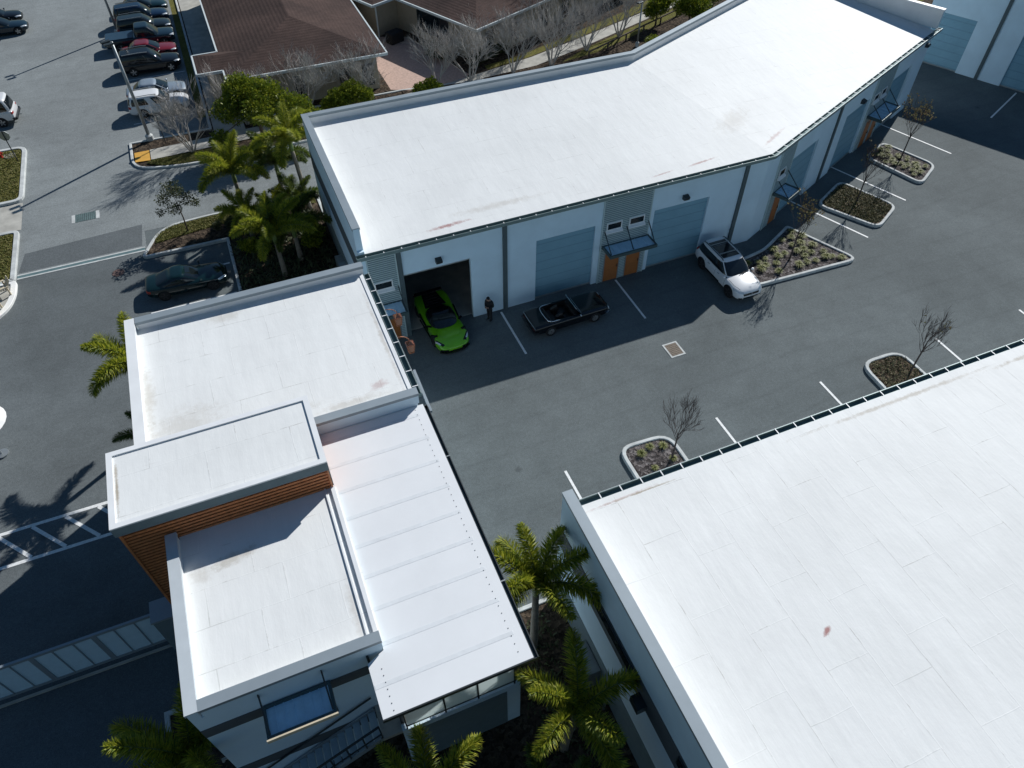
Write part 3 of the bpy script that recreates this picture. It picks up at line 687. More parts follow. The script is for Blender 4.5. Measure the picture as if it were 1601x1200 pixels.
def parapet(root, fr, s0, s1, d0, d1, z0, z1, cap=0.05, name='parapet', capmat='coping', mat='wall'):
    mb = MB(); mb.box(s0, s1, d0, d1 - 0.012, z0, z1, fr=fr); p = mb.build(name, MT[mat], root)
    mb = MB(); mb.box(s0 + 0.01, s1 - 0.01, d1 - 0.012, d1, z0 + 0.01, z1 - 0.002, fr=fr); mb.build('liner', MT['white_metal'], p)
    mb = MB(); mb.box(s0 - 0.02, s1 + 0.02, d0 - 0.03, d1 + 0.03, z1 + 0.002, z1 + cap, fr=fr)
    mb.box(s0 - 0.02, s1 + 0.02, d1 + 0.012, d1 + 0.03, z1 - 0.09, z1 + 0.002, fr=fr); mb.box(s0 - 0.02, s1 + 0.02, d0 - 0.03, d0 - 0.012, z1 - 0.09, z1 + 0.002, fr=fr)
    mb.build('coping', MT[capmat], p)
    return p

# ---------- the long angled workshop building
def long_building():
    root = thing('workshop_building', (4.0, 29.77, 0), 'long white flat roofed workshop building bending away past the parked white car', 'building')
    TH = 0.3; zt = 6.08; D = 12.38; k = math.tan(ANG / 2)
    # front walls
    H1 = [(6.11, 9.84, 0, 4.27), (13.71, 17.37, 0, 4.27), (21.15, 24.85, 0, 4.27)]
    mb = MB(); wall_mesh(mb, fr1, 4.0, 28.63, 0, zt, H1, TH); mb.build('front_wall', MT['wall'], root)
    H2 = [(3.45, 7.05, 0, 4.27), (10.95, 14.55, 0, 4.27), (18.0, 21.6, 0, 4.27)]
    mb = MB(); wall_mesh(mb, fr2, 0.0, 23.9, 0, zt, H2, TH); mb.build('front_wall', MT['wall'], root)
    # outer walls west, north, east
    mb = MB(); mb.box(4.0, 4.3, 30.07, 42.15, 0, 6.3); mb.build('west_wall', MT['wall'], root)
    mb = MB(); mb.box(3.985, 4.0, 29.77, 42.15, 4.2, 5.4); mb.build('dark_band', MT['band'], root)
    mb = MB(); mb.box(3.985, 4.0, 29.77, 42.15, 0, 2.1); mb.build('grey_base', MT['dado'], root)
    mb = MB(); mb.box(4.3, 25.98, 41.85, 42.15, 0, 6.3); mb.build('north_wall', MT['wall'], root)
    xb = -k * D
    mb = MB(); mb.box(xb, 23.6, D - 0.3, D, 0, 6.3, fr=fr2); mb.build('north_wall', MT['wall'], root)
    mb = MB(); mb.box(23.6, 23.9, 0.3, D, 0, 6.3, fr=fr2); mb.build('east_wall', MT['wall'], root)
    # roof
    zr0, zr1 = 6.20, 7.12
    bis = lambda d: (28.63 - k * d, 29.77 + d)
    mb = MB(); i0 = bis(-0.03); i1 = bis(D - 0.3)
    mb.face([(4.33, 29.74, zr0), (*i0, zr0), (*i1, zr1), (4.33, 42.15 - 0.3, zr1)])
    a0 = fr2(23.58, -0.03, zr0); a1 = fr2(23.58, D - 0.3, zr1)
    mb.face([(*i0, zr0), tuple(a0), tuple(a1), (*i1, zr1)])
    e = 0.1
    mb.face([(4.33, 29.74, zr0 - e), (*i0, zr0 - e), (*i0, zr0), (4.33, 29.74, zr0)])
    mb.face([(*i0, zr0 - e), tuple(a0 - Vector((0, 0, e))), tuple(a0), (*i0, zr0)])
    mem = membrane('long_roof_membrane', 0.0, stains=[(8.9, 30.35, 1.3, 0.16, 0.05, 0.8), (21.6, 30.3, 0.9, 0.08, 0.12, 0.55), (24.4, 30.5, 1.1, 0.10, 0.1, 0.7), (29.8, 31.2, 1.4, 0.15, 0.5, 0.45)],
                   dirt=[(12.0, 31.0, 3.0, 0.3, 0.0, 0.3), (28.4, 33.5, 2.0, 0.9, 0.6, 0.25)], sw=3.3, sh=1.6, seam=0.34)
    mb.build('roof', mem, root)
    # interior of the open first bay
    mb = MB(); mb.box(4.3, 4.42, 30.07, 41.85, 0, 6.0); mb.box(11.7, 11.85, 30.07, 41.85, 0, 6.0); mb.box(4.42, 11.7, 41.7, 41.84, 0, 6.0); mb.box(4.42, 11.7, 30.3, 41.7, 5.7, 5.8); mb.build('bay_walls', MT['wall_interior'], root)
    mb = MB(); mb.box(4.42, 11.7, 30.08, 41.7, 0.0, 0.03); mb.build('bay_floor', MT['concrete'], root)
    mb = MB(); mb.box(6.11, 9.84, 30.07, 30.12, 3.95, 4.27); mb.box(6.05, 6.11, 29.98, 30.09, 0, 4.27); mb.box(9.84, 9.90, 29.98, 30.09, 0, 4.27); mb.build('door_track', MT['steel'], root)
    # parapets
    frW = lambda s, d, z: Vector((4.0 + d, s, z))
    parapet(root, frW, 29.95, 42.15, 0.0, 0.33, 6.3, 7.6)
    mb = MB(); mb.box(4.0, 4.33, 29.77, 29.95, 6.085, 6.32); mb.box(4.0, 4.33, 29.95, 30.07, 6.0, 6.3); mb.build('corner_upstand', MT['wall'], root)
    frN = lambda s, d, z: Vector((s, 42.15 - d, z))
    def np_(mb, z0, z1, d0, d1):
        P = [(4.365, 42.15 - d0), (bis(D - d0)), (bis(D - d1)), (4.365, 42.15 - d1)]
        mb.prism(P, z0, z1)
        q0, q1 = fr2(23.57, D - d0, 0), fr2(23.57, D - d1, 0)
        mb.prism([bis(D - d0), (q0.x, q0.y), (q1.x, q1.y), bis(D - d1)], z0, z1)
    mb = MB(); np_(mb, 6.3, 7.6, 0.0, 0.288); p = mb.build('parapet', MT['wall'], root)
    mb = MB(); np_(mb, 6.4, 7.598, 0.288, 0.3); mb.build('liner', MT['white_metal'], p)
    mb = MB(); np_(mb, 7.602, 7.65, -0.03, 0.33); np_(mb, 7.5, 7.602, 0.312, 0.33); mb.build('coping', MT['coping'], p)
    frE = lambda s, d, z: fr2(23.9 - d, s, z)
    parapet(root, frE, -0.12, D, 0.0, 0.3, 6.3, 7.6, 0.05, capmat='white_metal')
    # gutters
    gutter(root, fr1, 3.86, 28.63 + 0.06, 6.22, trough='gutter', ticks=True)
    gutter(root, fr2, -0.06, 24.3, 6.22)
    # section one openings
    rolling_door(root, fr1, 13.71, 17.37, 4.27); rolling_door(root, fr1, 21.15, 24.85, 4.27)
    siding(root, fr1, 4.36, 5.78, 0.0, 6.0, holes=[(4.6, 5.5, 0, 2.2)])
    window(root, fr1, 4.5, 5.48, 3.78, 4.28); entry_door(root, fr1, 4.62, 5.5); awning(root, fr1, 4.1, 5.85, 2.78, rods=2)
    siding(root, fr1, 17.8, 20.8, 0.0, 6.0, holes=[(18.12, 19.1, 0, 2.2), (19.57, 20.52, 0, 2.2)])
    window(root, fr1, 18.03, 19.0, 3.78, 4.28); window(root, fr1, 19.47, 20.46, 3.78, 4.28)
    entry_door(root, fr1, 18.14, 19.08); entry_door(root, fr1, 19.59, 20.5); awning(root, fr1, 17.85, 20.9, 2.78)
    for s in (5.98, 11.82, 27.1): pilaster(root, fr1, s, 6.05)
    for s in (8.05, 23.07): wall_light(root, fr1, s, 4.72)
    # section two
    rolling_door(root, fr2, 3.45, 7.05, 4.27); rolling_door(root, fr2, 10.95, 14.55, 4.27); rolling_door(root, fr2, 18.0, 21.6, 4.27)
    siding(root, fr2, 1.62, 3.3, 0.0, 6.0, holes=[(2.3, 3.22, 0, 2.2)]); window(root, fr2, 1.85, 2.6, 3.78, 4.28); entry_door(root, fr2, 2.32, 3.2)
    awning(root, fr2, 1.75, 3.3, 2.78, rods=2)
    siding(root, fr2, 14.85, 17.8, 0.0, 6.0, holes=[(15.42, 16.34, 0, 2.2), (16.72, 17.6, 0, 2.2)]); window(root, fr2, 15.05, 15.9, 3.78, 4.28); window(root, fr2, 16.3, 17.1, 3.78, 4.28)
    entry_door(root, fr2, 15.44, 16.32); entry_door(root, fr2, 16.74, 17.58); awning(root, fr2, 15.05, 18.1, 2.78)
    for s in (9.3,): pilaster(root, fr2, s, 6.05)
    wall_light(root, fr2, 12.9, 4.65); wall_light(root, fr2, 23.0, 5.3)
    # meter boxes on the shaded west wall
    mb = MB(); mb.box(3.55, 3.98, 34.6, 35.8, 0.1, 1.5); mb.box(3.55, 3.98, 36.2, 36.9, 0.1, 1.2); mb.build('meter_box', MT['steel'], root, bevel=0.02)
    return root
LONG = long_building()

# ---------- the near workshop building (lower right)
def near_building():
    root = thing('workshop_building', (6.97, 12.4, 0), 'near white flat roofed workshop building filling the lower right corner', 'building')
    x0, x1, y0, y1 = 6.97, 60.0, -14.0, 12.4
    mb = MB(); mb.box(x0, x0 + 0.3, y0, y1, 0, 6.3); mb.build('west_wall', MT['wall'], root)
    mb = MB(); mb.box(x0 - 0.02, x0, y0, y1 - 0.002, 4.2, 5.4); mb.build('dark_band', MT['band'], root)
    mb = MB(); mb.box(x0 - 0.02, x0, y0, y1 - 0.002, 0, 2.1); mb.build('grey_base', MT['dado'], root)
    frN = lambda s, d, z: Vector((s, y1 - d, z))
    mb = MB(); mb.box(x0 + 0.3, x1, y1 - 0.3, y1, 0, 6.1); mb.build('front_wall', MT['wall'], root)
    mb = MB(); mb.face([(x0 + 0.3, y0, 6.42), (x1, y0, 6.42), (x1, y1 + 0.02, 6.2), (x0 + 0.3, y1 + 0.02, 6.2)]); mb.face([(x0 + 0.3, y1 + 0.02, 6.1), (x0 + 0.3, y1 + 0.02, 6.2), (x1, y1 + 0.02, 6.2), (x1, y1 + 0.02, 6.1)])
    mem = membrane('near_roof_membrane', math.pi / 2, stains=[(12.88, 5.2, 0.26, 0.10, 0.5, 0.9), (9.3, 12.15, 1.6, 0.06, 0.03, 0.4)],
                   dirt=[(10.2, 12.12, 1.5, 0.05, 0.0, 0.9), (22.0, 12.0, 5.0, 0.12, 0.0, 0.55), (30.0, 11.9, 4.0, 0.12, 0.02, 0.7)], sw=3.0, sh=1.52, seam=0.5)
    mb.build('roof', mem, root)
    frW = lambda s, d, z: Vector((x0 + d, s, z))
    parapet(root, frW, y0, y1, 0.0, 0.33, 6.3, 7.5)
    gutter(root, frN, x0 + 0.34, x1, 6.2, d0=-0.29, d1=-0.03, straps=0.86)
    # long strip window in the band, bracket light, service boxes
    for (a, b) in ((6.4, 9.6), (0.0, 4.0)):
        mb = MB(); mb.box(x0 - 0.07, x0 - 0.022, a, b, 4.75, 5.3); f = mb.build('window', MT['dark_metal'], root)
        mb = MB(); mb.box(x0 - 0.085, x0 - 0.071, a + 0.06, b - 0.06, 4.8, 5.25); mb.build('pane', MT['glass'], f)
    mb = MB(); mb.box(x0 - 0.35, x0 - 0.022, 5.75, 6.25, 4.25, 4.65); mb.build('wall_light', MT['dark_metal'], root)
    mb = MB(); mb.box(6.35, 6.93, 8.3, 9.6, 0.1, 1.5); mb.build('meter_box', MT['steel'], root, bevel=0.02)
    mb = MB()
    for y in (7.4, 7.7): mb.tube([(6.7, y, 0.1), (6.7, y, 1.3), (6.93, y, 1.5)], 0.05, 8)
    mb.build('pipes', MT['steel'], root, smooth=True)
    return root
NEAR = near_building()

# ---------- the far workshop building (upper right)
def far_building():
    root = thing('workshop_building', tuple(DO), 'shaded workshop building at the upper right with wide grey rolling doors', 'building')
    mb = MB(); wall_mesh(mb, frD, -1.15, 60, 0, 7.0, [(-0.9, 2.77, 0.0, 4.25), (6.42, 10.1, 0, 4.25), (13.8, 17.5, 0, 4.25)], 0.3); mb.build('front_wall', MT['wall'], root)
    mb = MB(); mb.box(-1.15, -0.85, 0.3, 12.4, 0, 7.0, fr=frD); mb.build('north_wall', MT['wall'], root)
    mb = MB(); mb.box(-0.85, 60, 0.3, 12.4, 6.9, 7.0, fr=frD); mb.build('roof', membrane('far_roof_membrane', ANG), root)
    parapet(root, frD, -1.15, 60, 0.0, 0.3, 7.0, 7.5)
    rolling_door(root, frD, -0.9, 2.77, 4.25); rolling_door(root, frD, 6.42, 10.1, 4.25); rolling_door(root, frD, 13.8, 17.5, 4.25)
    pilaster(root, frD, 4.5, 6.6, 0.26); pilaster(root, frD, 12.0, 6.6, 0.26)
far_building()

# ---------- the two storey office with the stepped roofs
def office():
    root = thing('office_building', (-1.3, 17.0, 0), 'two storey white office with stepped white roofs and an orange slatted block', 'building')
    memA = membrane('office_roof_membrane', 0.0, stains=[(2.5, 19.7, 0.4, 0.25, 0.2, 0.4)],
                    dirt=[(-4.9, 20.5, 1.7, 1.0, 0.3, 0.28), (-5.9, 22.4, 0.3, 1.9, 0.0, 0.40), (-2.6, 26.0, 0.9, 0.4, 0.0, 0.3), (1.2, 19.2, 1.8, 0.25, 0.02, 0.35), (3.3, 22.0, 0.12, 3.2, 0.0, 0.4), (-1.5, 19.6, 2.0, 0.3, 0.04, 0.25)], sw=2.6, sh=1.5, seam=0.65)
    memB = membrane('office_lower_membrane', 0.0, dirt=[(-3.9, 14.2, 0.95, 0.28, 0.15, 0.5), (-0.7, 11.0, 0.22, 1.2, 0.0, 0.3), (-4.9, 14.0, 0.5, 0.4, 0, 0.3)], sw=2.4, sh=1.35, seam=0.6)
    frS = lambda s, d, z: Vector((s, 9.55 + d, z))        # south wall, outside is -d
    # north block
    mb = MB(); mb.box(-6.4, 3.6, 18.3, 26.85, 0, 7.45); mb.build('wall', MT['wall'], root)
    mb = MB(); mb.face([(-6.07, 18.6, 7.62), (3.6, 18.6, 7.56), (3.6, 26.55, 7.56), (-6.07, 26.55, 7.62)]); mb.build('roof', memA, root)
    fW = lambda s, d, z: Vector((-6.4 + d, s, z)); parapet(root, fW, 18.3, 26.85, 0.0, 0.33, 7.45, 7.97, capmat='white_metal')
    fN = lambda s, d, z: Vector((s, 26.85 - d, z)); parapet(root, fN, -6.0, 3.66, 0.0, 0.3, 7.45, 7.97)
    fS = lambda s, d, z: Vector((s, 18.3 + d, z)); parapet(root, fS, -0.25, 3.66, 0.0, 0.3, 7.45, 7.97)
    fE = lambda s, d, z: Vector((3.6 - d, s, z))
    gutter(root, fE, 18.62, 26.5, 7.6, d0=-0.27, d1=-0.03, straps=0.82)
    mb = MB(); mb.box(3.44, 3.59, 18.62, 26.5, 7.565, 7.60); mb.build('roof_edge', MT['white_metal'], root)
    mb = MB(); mb.bar((3.98, 17.9, 7.2), (3.98, 20.0, 7.45), 0.10, 0.14); mb.build('eave_bracket', MT['coping'], root)
    # glazed east side windows
    for y in (20.0, 22.3, 24.6):
        mb = MB(); mb.box(3.602, 3.66, y - 0.8, y + 0.8, 4.6, 6.4); f = mb.build('window', MT['dark_metal'], root)
        mb = MB(); mb.box(3.661, 3.672, y - 0.74, y + 0.74, 4.66, 6.34); mb.build('pane', MT['glass'], f)
    # white fin standing north of the block
    mb = MB(); mb.box(-5.15, -4.8, 26.9, 27.75, 0, 7.2); mb.build('fin', MT['white_metal'], root)
    # slatted tower
    x0, x1, y0, y1 = -6.95, -0.25, 15.55, 18.67
    mb = MB(); mb.box(x0 + 0.17, x1 - 0.14, y0 + 0.17, y1 - 0.14, 0, 8.72); tw = mb.build('slatted_block', MT['wood_gap'], root)
    mb = MB(); z = 0.15
    while z < 8.7:
        mb.box(x0 + 0.12, x1 - 0.09, y0 + 0.10, y0 + 0.165, z, z + 0.105); mb.box(x0 + 0.10, x0 + 0.165, y0 + 0.17, y1 - 0.14, z, z + 0.105)
        mb.box(x1 - 0.135, x1 - 0.07, y0 + 0.17, y1 - 0.14, z, z + 0.105); z += 0.165
    mb.build('slats', MT['wood'], tw)
    mb = MB(); mb.box(x1 - 0.09, x1 - 0.03, y0 + 0.04, y0 + 0.165, 7.3, 8.72); mb.build('corner_trim', MT['wood'], tw)
    mb = MB(); mb.box(x0 + 0.05, x0 + 0.12, y0 + 0.04, y0 + 0.165, 0, 8.72); mb.build('corner_trim', MT['wood'], tw)
    mb = MB(); mb.box(x0, x1, y0, y1, 8.72, 9.14); tr = mb.build('tower_roof', membrane('tower_membrane', 0.0, dirt=[(-6.7, 17.2, 0.07, 1.2, 0, 0.9)], sw=2.8, sh=1.6, seam=0.5), root)
    mb = MB(); w = 0.17
    mb.box(x0 - 0.02, x1 + 0.02, y0 - 0.02, y0 + w, 9.142, 9.2); mb.box(x0 - 0.02, x1 + 0.02, y1 - w, y1 + 0.02, 9.142, 9.2); mb.box(x0 - 0.02, x0 + w, y0 + w, y1 - w, 9.142, 9.2); mb.box(x1 - w, x1 + 0.02, y0 + w, y1 - w, 9.142, 9.2)
    mb.build('roof_edge', MT['white_metal'], tr)
    mb = MB(); mb.box(x0 - 0.015, x1 + 0.015, y0 - 0.015, y0 - 0.001, 8.72, 9.14); mb.box(x0 - 0.015, x0 - 0.001, y0 - 0.001, y1, 8.72, 9.14); mb.build('fascia', MT['dado'], tr)
    # lower block
    lx0, lx1, ly0, ly1 = -5.72, -0.28, 9.55, 15.55
    mb = MB(); mb.box(lx0, lx1, ly0, ly1, 0, 7.5); mb.build('wall', MT['wall'], root)
    mb = MB(); mb.face([(lx0 + 0.3, ly0 + 0.28, 7.58), (lx1 + 0.1, ly0 + 0.28, 7.58), (lx1 + 0.1, ly1 + 0.1, 7.58), (lx0 + 0.3, ly1 + 0.1, 7.58)]); mb.build('roof', memB, root)
    fW2 = lambda s, d, z: Vector((lx0 + d, s, z)); parapet(root, fW2, ly0, ly1, 0.0, 0.3, 7.5, 7.97, capmat='coping_pale')
    parapet(root, frS, lx0 + 0.353, lx1 + 0.04, 0.0, 0.28, 7.5, 7.97)
    mb = MB(); mb.box(lx1 - 0.32, lx1 - 0.27, ly0 + 0.3, ly1 + 0.1, 7.585, 7.64); mb.box(lx1 - 0.1, lx1 + 0.03, ly0 + 0.3, ly1 + 0.1, 7.585, 7.68); mb.build('edge_flashing', MT['white_metal'], root)
    # dark bands, window and awning on the shaded south wall
    for za, zb in ((6.12, 6.68), (2.35, 2.95)): mb = MB(); mb.box(lx0, lx1 - 0.02, -0.02, -0.001, za, zb, fr=frS); mb.build('dark_band', MT['band'], root)
    mb = MB(); mb.box(-3.8, -2.15, -0.03, -0.021, 4.3, 6.4, fr=frS); f = mb.build('window', MT['dark_metal'], root)
    mb = MB(); mb.box(-3.72, -2.23, -0.04, -0.031, 4.4, 6.3, fr=frS); mb.build('pane', MT['glass'], f)
    a = awning(root, frS, -3.98, -1.98, 6.78, dep=0.98, rods=2, rod_z=0.72)
    mb = MB(); mb.box(-4.0, -1.96, -1.06, -1.011, 6.62, 6.80, fr=frS); mb.build('front_rail', MT['tan'], a)
    mb = MB(); mb.bar((-0.75, 9.5, 7.4), (-0.75, 9.5, 6.7), 0.07); mb.build('bracket', MT['dark_metal'], root)
    # west wall trellis of small panes
    for k in range(4):
        mb = MB(); y = 10.3 + 0.95 * k; mb.box(lx0 - 0.06, lx0 - 0.002, y - 0.4, y + 0.4, 4.2, 6.4); f = mb.build('window', MT['dark_metal'], root)
        mb = MB(); mb.box(lx0 - 0.075, lx0 - 0.061, y - 0.33, y + 0.33, 4.3, 6.3); mb.build('pane', MT['glass'], f)
    mb = MB(); mb.tube([(lx0 - 0.02, 9.9, 3.2), (lx0 - 0.35, 9.9, 3.2), (lx0 - 0.35, 9.9, 3.05)], 0.05, 8); mb.build('scupper', MT['steel'], root)
    # sheet metal roof over the upper terrace
    mb = MB(); zr = 7.35
    P = [(-0.25, 18.28), (-0.25, 9.53), (-0.8, 9.30), (-0.8, 7.62), (3.78, 7.62), (3.78, 18.28)]
    mb.prism(P, zr - 0.14, zr, 0, 0)
    for k in range(9):
        y = 8.55 + 1.16 * k; xa = -0.78 if y < 9.3 else -0.23
        mb.box(xa, 3.50, y - 0.07, y + 0.07, zr + 0.001, zr + 0.005, 1)
    mb.build('sheet_roof', [MT['white_metal_roof'], MT['seam']], root)
    mb = MB()
    for k in range(40):
        y = 7.95 + 0.26 * k; mb.lathe([(0.015, zr), (0.015, zr + 0.012), (0.010, zr + 0.02)], 6, c=(3.42, y, 0))
    for k in range(7): mb.lathe([(0.016, zr), (0.016, zr + 0.012), (0.010, zr + 0.02)], 6, c=(-0.45, 7.75 + 0.21 * k, 0))
    mb.build('roof_screws', MT['dark_metal'], root)
    fE2 = lambda s, d, z: Vector((3.78 - d, s, z))
    gutter(root, fE2, 7.6, 18.25, 7.3, d0=-0.16, d1=-0.02, straps=5.0, mat='dark_metal', strapmat='steel')
    mb = MB(); mb.box(-0.82, 3.8, 7.58, 7.618, 7.17, 7.34); mb.build('fascia', MT['dark_metal'], root)
    # terrace box, floor, railing, posts
    mb = MB(); mb.box(-0.45, 3.7, 8.38, 8.6, 0, 3.55); mb.box(3.48, 3.7, 8.6, 18.3, 0, 3.55); mb.build('terrace_wall', MT['wall'], root)
    mb = MB(); mb.box(0.0, 3.2, 8.36, 8.379, 0.05, 3.2); mb.build('recess', MT['dado'], root)
    mb = MB(); mb.box(-0.25, 3.48, 8.6, 18.3, 3.3, 3.48); mb.box(-1.1, -0.25, 8.42, 9.54, 3.3, 3.48); mb.build('terrace_floor', MT['concrete'], root)
    for x in (-0.35, 3.55):
        mb = MB(); mb.box(x - 0.08, x + 0.08, 8.65, 8.81, 3.48, 7.2); mb.build('post', MT['dark_metal'], root)
    mb = MB()
    for x in (-0.28, 1.05, 2.2, 3.5): mb.bar((x, 8.42, 3.5), (x, 8.42, 4.92), 0.05)
    mb.bar((-0.3, 8.42, 4.9), (3.55, 8.42, 4.9), 0.055); mb.bar((-0.3, 8.42, 3.75), (3.55, 8.42, 3.75), 0.04)
    mb.bar((3.6, 8.45, 4.9), (3.6, 18.2, 4.9), 0.055)
    for k in range(9): mb.bar((3.6, 8.5 + 1.2 * k, 3.5), (3.6, 8.5 + 1.2 * k, 4.9), 0.05)
    rl = mb.build('railing', MT['dark_metal'], root)
    mb = MB()
    for a_, b_ in ((-0.25, 1.02), (1.08, 2.17), (2.23, 3.47)): mb.box(a_, b_, 8.41, 8.43, 3.82, 4.84)
    mb.build('panel', MT['rail_glass'], rl)
    # stair down to the west
    mb = MB(); n = 20; xs, zs = -1.1, 3.48
    for k in range(n):
        x = xs - 0.29 * k; z = zs - 0.174 * (k + 1)
        mb.box(x - 0.285, x - 0.045, 8.52, 9.45, z - 0.04, z); mb.box(x - 0.285, x - 0.26, 8.52, 9.45, z - 0.07, z - 0.04)
    st = mb.build('stair', MT['tread'], root)
    mb = MB(); e = Vector((xs - 0.29 * n, 0, zs - 0.174 * n))
    for y in (8.48, 9.48): mb.bar((xs, y, zs - 0.1), (e.x, y, e.z - 0.1), 0.06, 0.26)
    mb.build('stringer', MT['coping'], st)
    mb = MB(); mb.bar((xs, 8.47, zs + 1.05), (e.x, 8.47, e.z + 1.05), 0.06); mb.bar((xs, 8.47, zs + 0.35), (e.x, 8.47, e.z + 0.35), 0.04); mb.bar((xs, 9.47, zs + 0.95), (e.x, 9.47, e.z + 0.95), 0.05)
    for k in range(0, n + 1, 2): x = xs - 0.29 * k; z = zs - 0.174 * k; mb.bar((x, 8.47, z), (x, 8.47, z + 1.05), 0.045)
    mb.build('handrail', MT['dark_metal'], st)
    return root
OFF = office()

# ---------- brown roofed houses beyond
def hip(mb, x0, x1, y0, y1, z, pitch, fr, m=0):
    w = min(x1 - x0, y1 - y0) / 2; h = z + w * pitch
    if (x1 - x0) <= (y1 - y0): r0, r1 = ((x0 + x1) / 2, y0 + w), ((x0 + x1) / 2, y1 - w)
    else: r0, r1 = (x0 + w, (y0 + y1) / 2), (x1 - w, (y0 + y1) / 2)
    P = lambda x, y, zz: tuple(fr(x, y, zz)); A, B, C, D_ = P(x0, y0, z), P(x1, y0, z), P(x1, y1, z), P(x0, y1, z); E, F = P(*r0, h), P(*r1, h)
    if (x1 - x0) <= (y1 - y0): fs = [[A, B, E], [B, C, F, E], [C, D_, F], [D_, A, E, F]]
    else: fs = [[A, B, F, E], [B, C, F], [C, D_, E, F], [D_, A, E]]
    for f in fs: mb.face(f, m)
    mb.face([D_, C, B, A], m)
def house_win(root, fr, s0, s1, z0, z1):
    mb = MB(); mb.box(s0, s1, -0.04, -0.002, z0, z1, fr=fr); f = mb.build('window', MT['dark_metal'], root)
    mb = MB(); mb.box(s0 + 0.07, s1 - 0.07, -0.055, -0.041, z0 + 0.07, z1 - 0.07, fr=fr); mb.build('pane', MT['glass'], f)
ID = lambda x, y, z: Vector((x, y, z))
def house_a():
    root = thing('brown_roof_building', (7, 64, 0), 'beige single storey building with a brown hipped shingle roof beside the parked car row', 'building')
    mb = MB(); mb.box(1.5, 12.5, 59.2, 84.0, 0, 3.1); mb.box(-0.6, 1.5, 60.9, 63.2, 0, 3.1); mb.build('wall', MT['beige'], root)
    mb = MB(); hip(mb, 0.72, 13.2, 58.4, 85.0, 3.22, 0.25, ID); r = mb.build('roof', MT['shingle'], root)
    mb = MB()
    ys, yn, xw, xe = 60.3, 63.8, -1.26, 4.6; ym = (ys + yn) / 2; hz = 3.22 + 1.75 * 0.28
    mb.face([(xw, ys, 3.225), (xe, ys, 3.225), (xe, ym, hz), (xw + 1.75, ym, hz)]); mb.face([(xw, yn, 3.225), (xw, ys, 3.225), (xw + 1.75, ym, hz)]); mb.face([(xe, yn, 3.225), (xw, yn, 3.225), (xw + 1.75, ym, hz), (xe, ym, hz)])
    mb.build('porch_roof', MT['shingle'], r)
    mb = MB()
    for a, b in [((0.72, 58.35), (13.25, 58.35)), ((13.25, 58.35), (13.25, 85)), ((0.67, 63.8), (0.67, 85)), ((0.67, 58.35), (0.67, 60.25)), ((-1.3, 60.25), (0.67, 60.25)), ((-1.3, 60.25), (-1.3, 63.85)), ((-1.3, 63.85), (0.67, 63.85))]:
        mb.bar((*a, 3.16), (*b, 3.16), 0.12, 0.2)
    mb.build('gutter', MT['eave'], root)
    fS = lambda s, d, z: Vector((s, 59.2 + d, z))
    for s in (3.2, 5.6, 9.3, 11.2): house_win(root, fS, s, s + 0.9, 0.5, 2.3)
    fE = lambda s, d, z: Vector((12.5 - d, s, z))
    for s in (64.0, 70.0): house_win(root, fE, s, s + 1.2, 0.7, 2.3)
house_a()
HC = Vector((21.4, 59.7, 0)); frH = lambda s, d, z: HC + T2 * s + N2 * d + Vector((0, 0, z))
def house_b():
    root = thing('brown_roof_building', tuple(HC), 'beige building with a dark brown roof corner behind the row of bare trees', 'building')
    mb = MB(); mb.box(0.7, 24, 0.7, 22, 0, 3.1, fr=frH); mb.build('wall', MT['beige'], root)
    mb = MB(); hip(mb, 0, 24.7, 0, 22.7, 3.22, 0.25, frH); mb.build('roof', MT['shingle'], root)
    mb = MB()
    for a, b in [((-0.05, -0.05), (24.7, -0.05)), ((-0.05, -0.05), (-0.05, 22.7))]: mb.bar(frH(*a, 3.16), frH(*b, 3.16), 0.12, 0.2)
    mb.build('gutter', MT['eave'], root)
    fS = lambda s, d, z: frH(s, 0.7 + d, z); fW = lambda s, d, z: frH(0.7 + d, s, z)
    for s in (1.7, 5.0, 9.0, 12.0): house_win(root, fS, s, s + 1.0, 0.5, 2.3)
    house_win(root, fW, 4.2, 8.4, 0.8, 2.6)
    mb = MB(); mb.box(-1.9, 0.69, 11.2, 20, 0, 3.1, fr=frH); mb.build('wing_wall', MT['beige'], root)
    mb = MB(); hip(mb, -2.6, 8, 10.5, 22.3, 3.23, 0.25, frH); mb.build('wing_roof', MT['shingle'], root)
    mb = MB(); mb.bar(frH(-2.6, 10.45, 3.17), frH(-0.12, 10.45, 3.17), 0.12, 0.2); mb.bar(frH(-2.65, 10.45, 3.17), frH(-2.65, 22.3, 3.17), 0.12, 0.2); mb.build('wing_gutter', MT['eave'], root)
    mb = MB(); mb.tube([frH(-2.0, 10.9, 0.1), frH(-2.0, 10.9, 3.1)], 0.07, 8); mb.build('downpipe', MT['eave'], root)
    mb = MB(); mb.box(-2.3, -0.8, 8.7, 9.7, 0.05, 1.1, fr=frH); mb.build('covered_unit', MT['black'], root, bevel=0.15)
house_b()

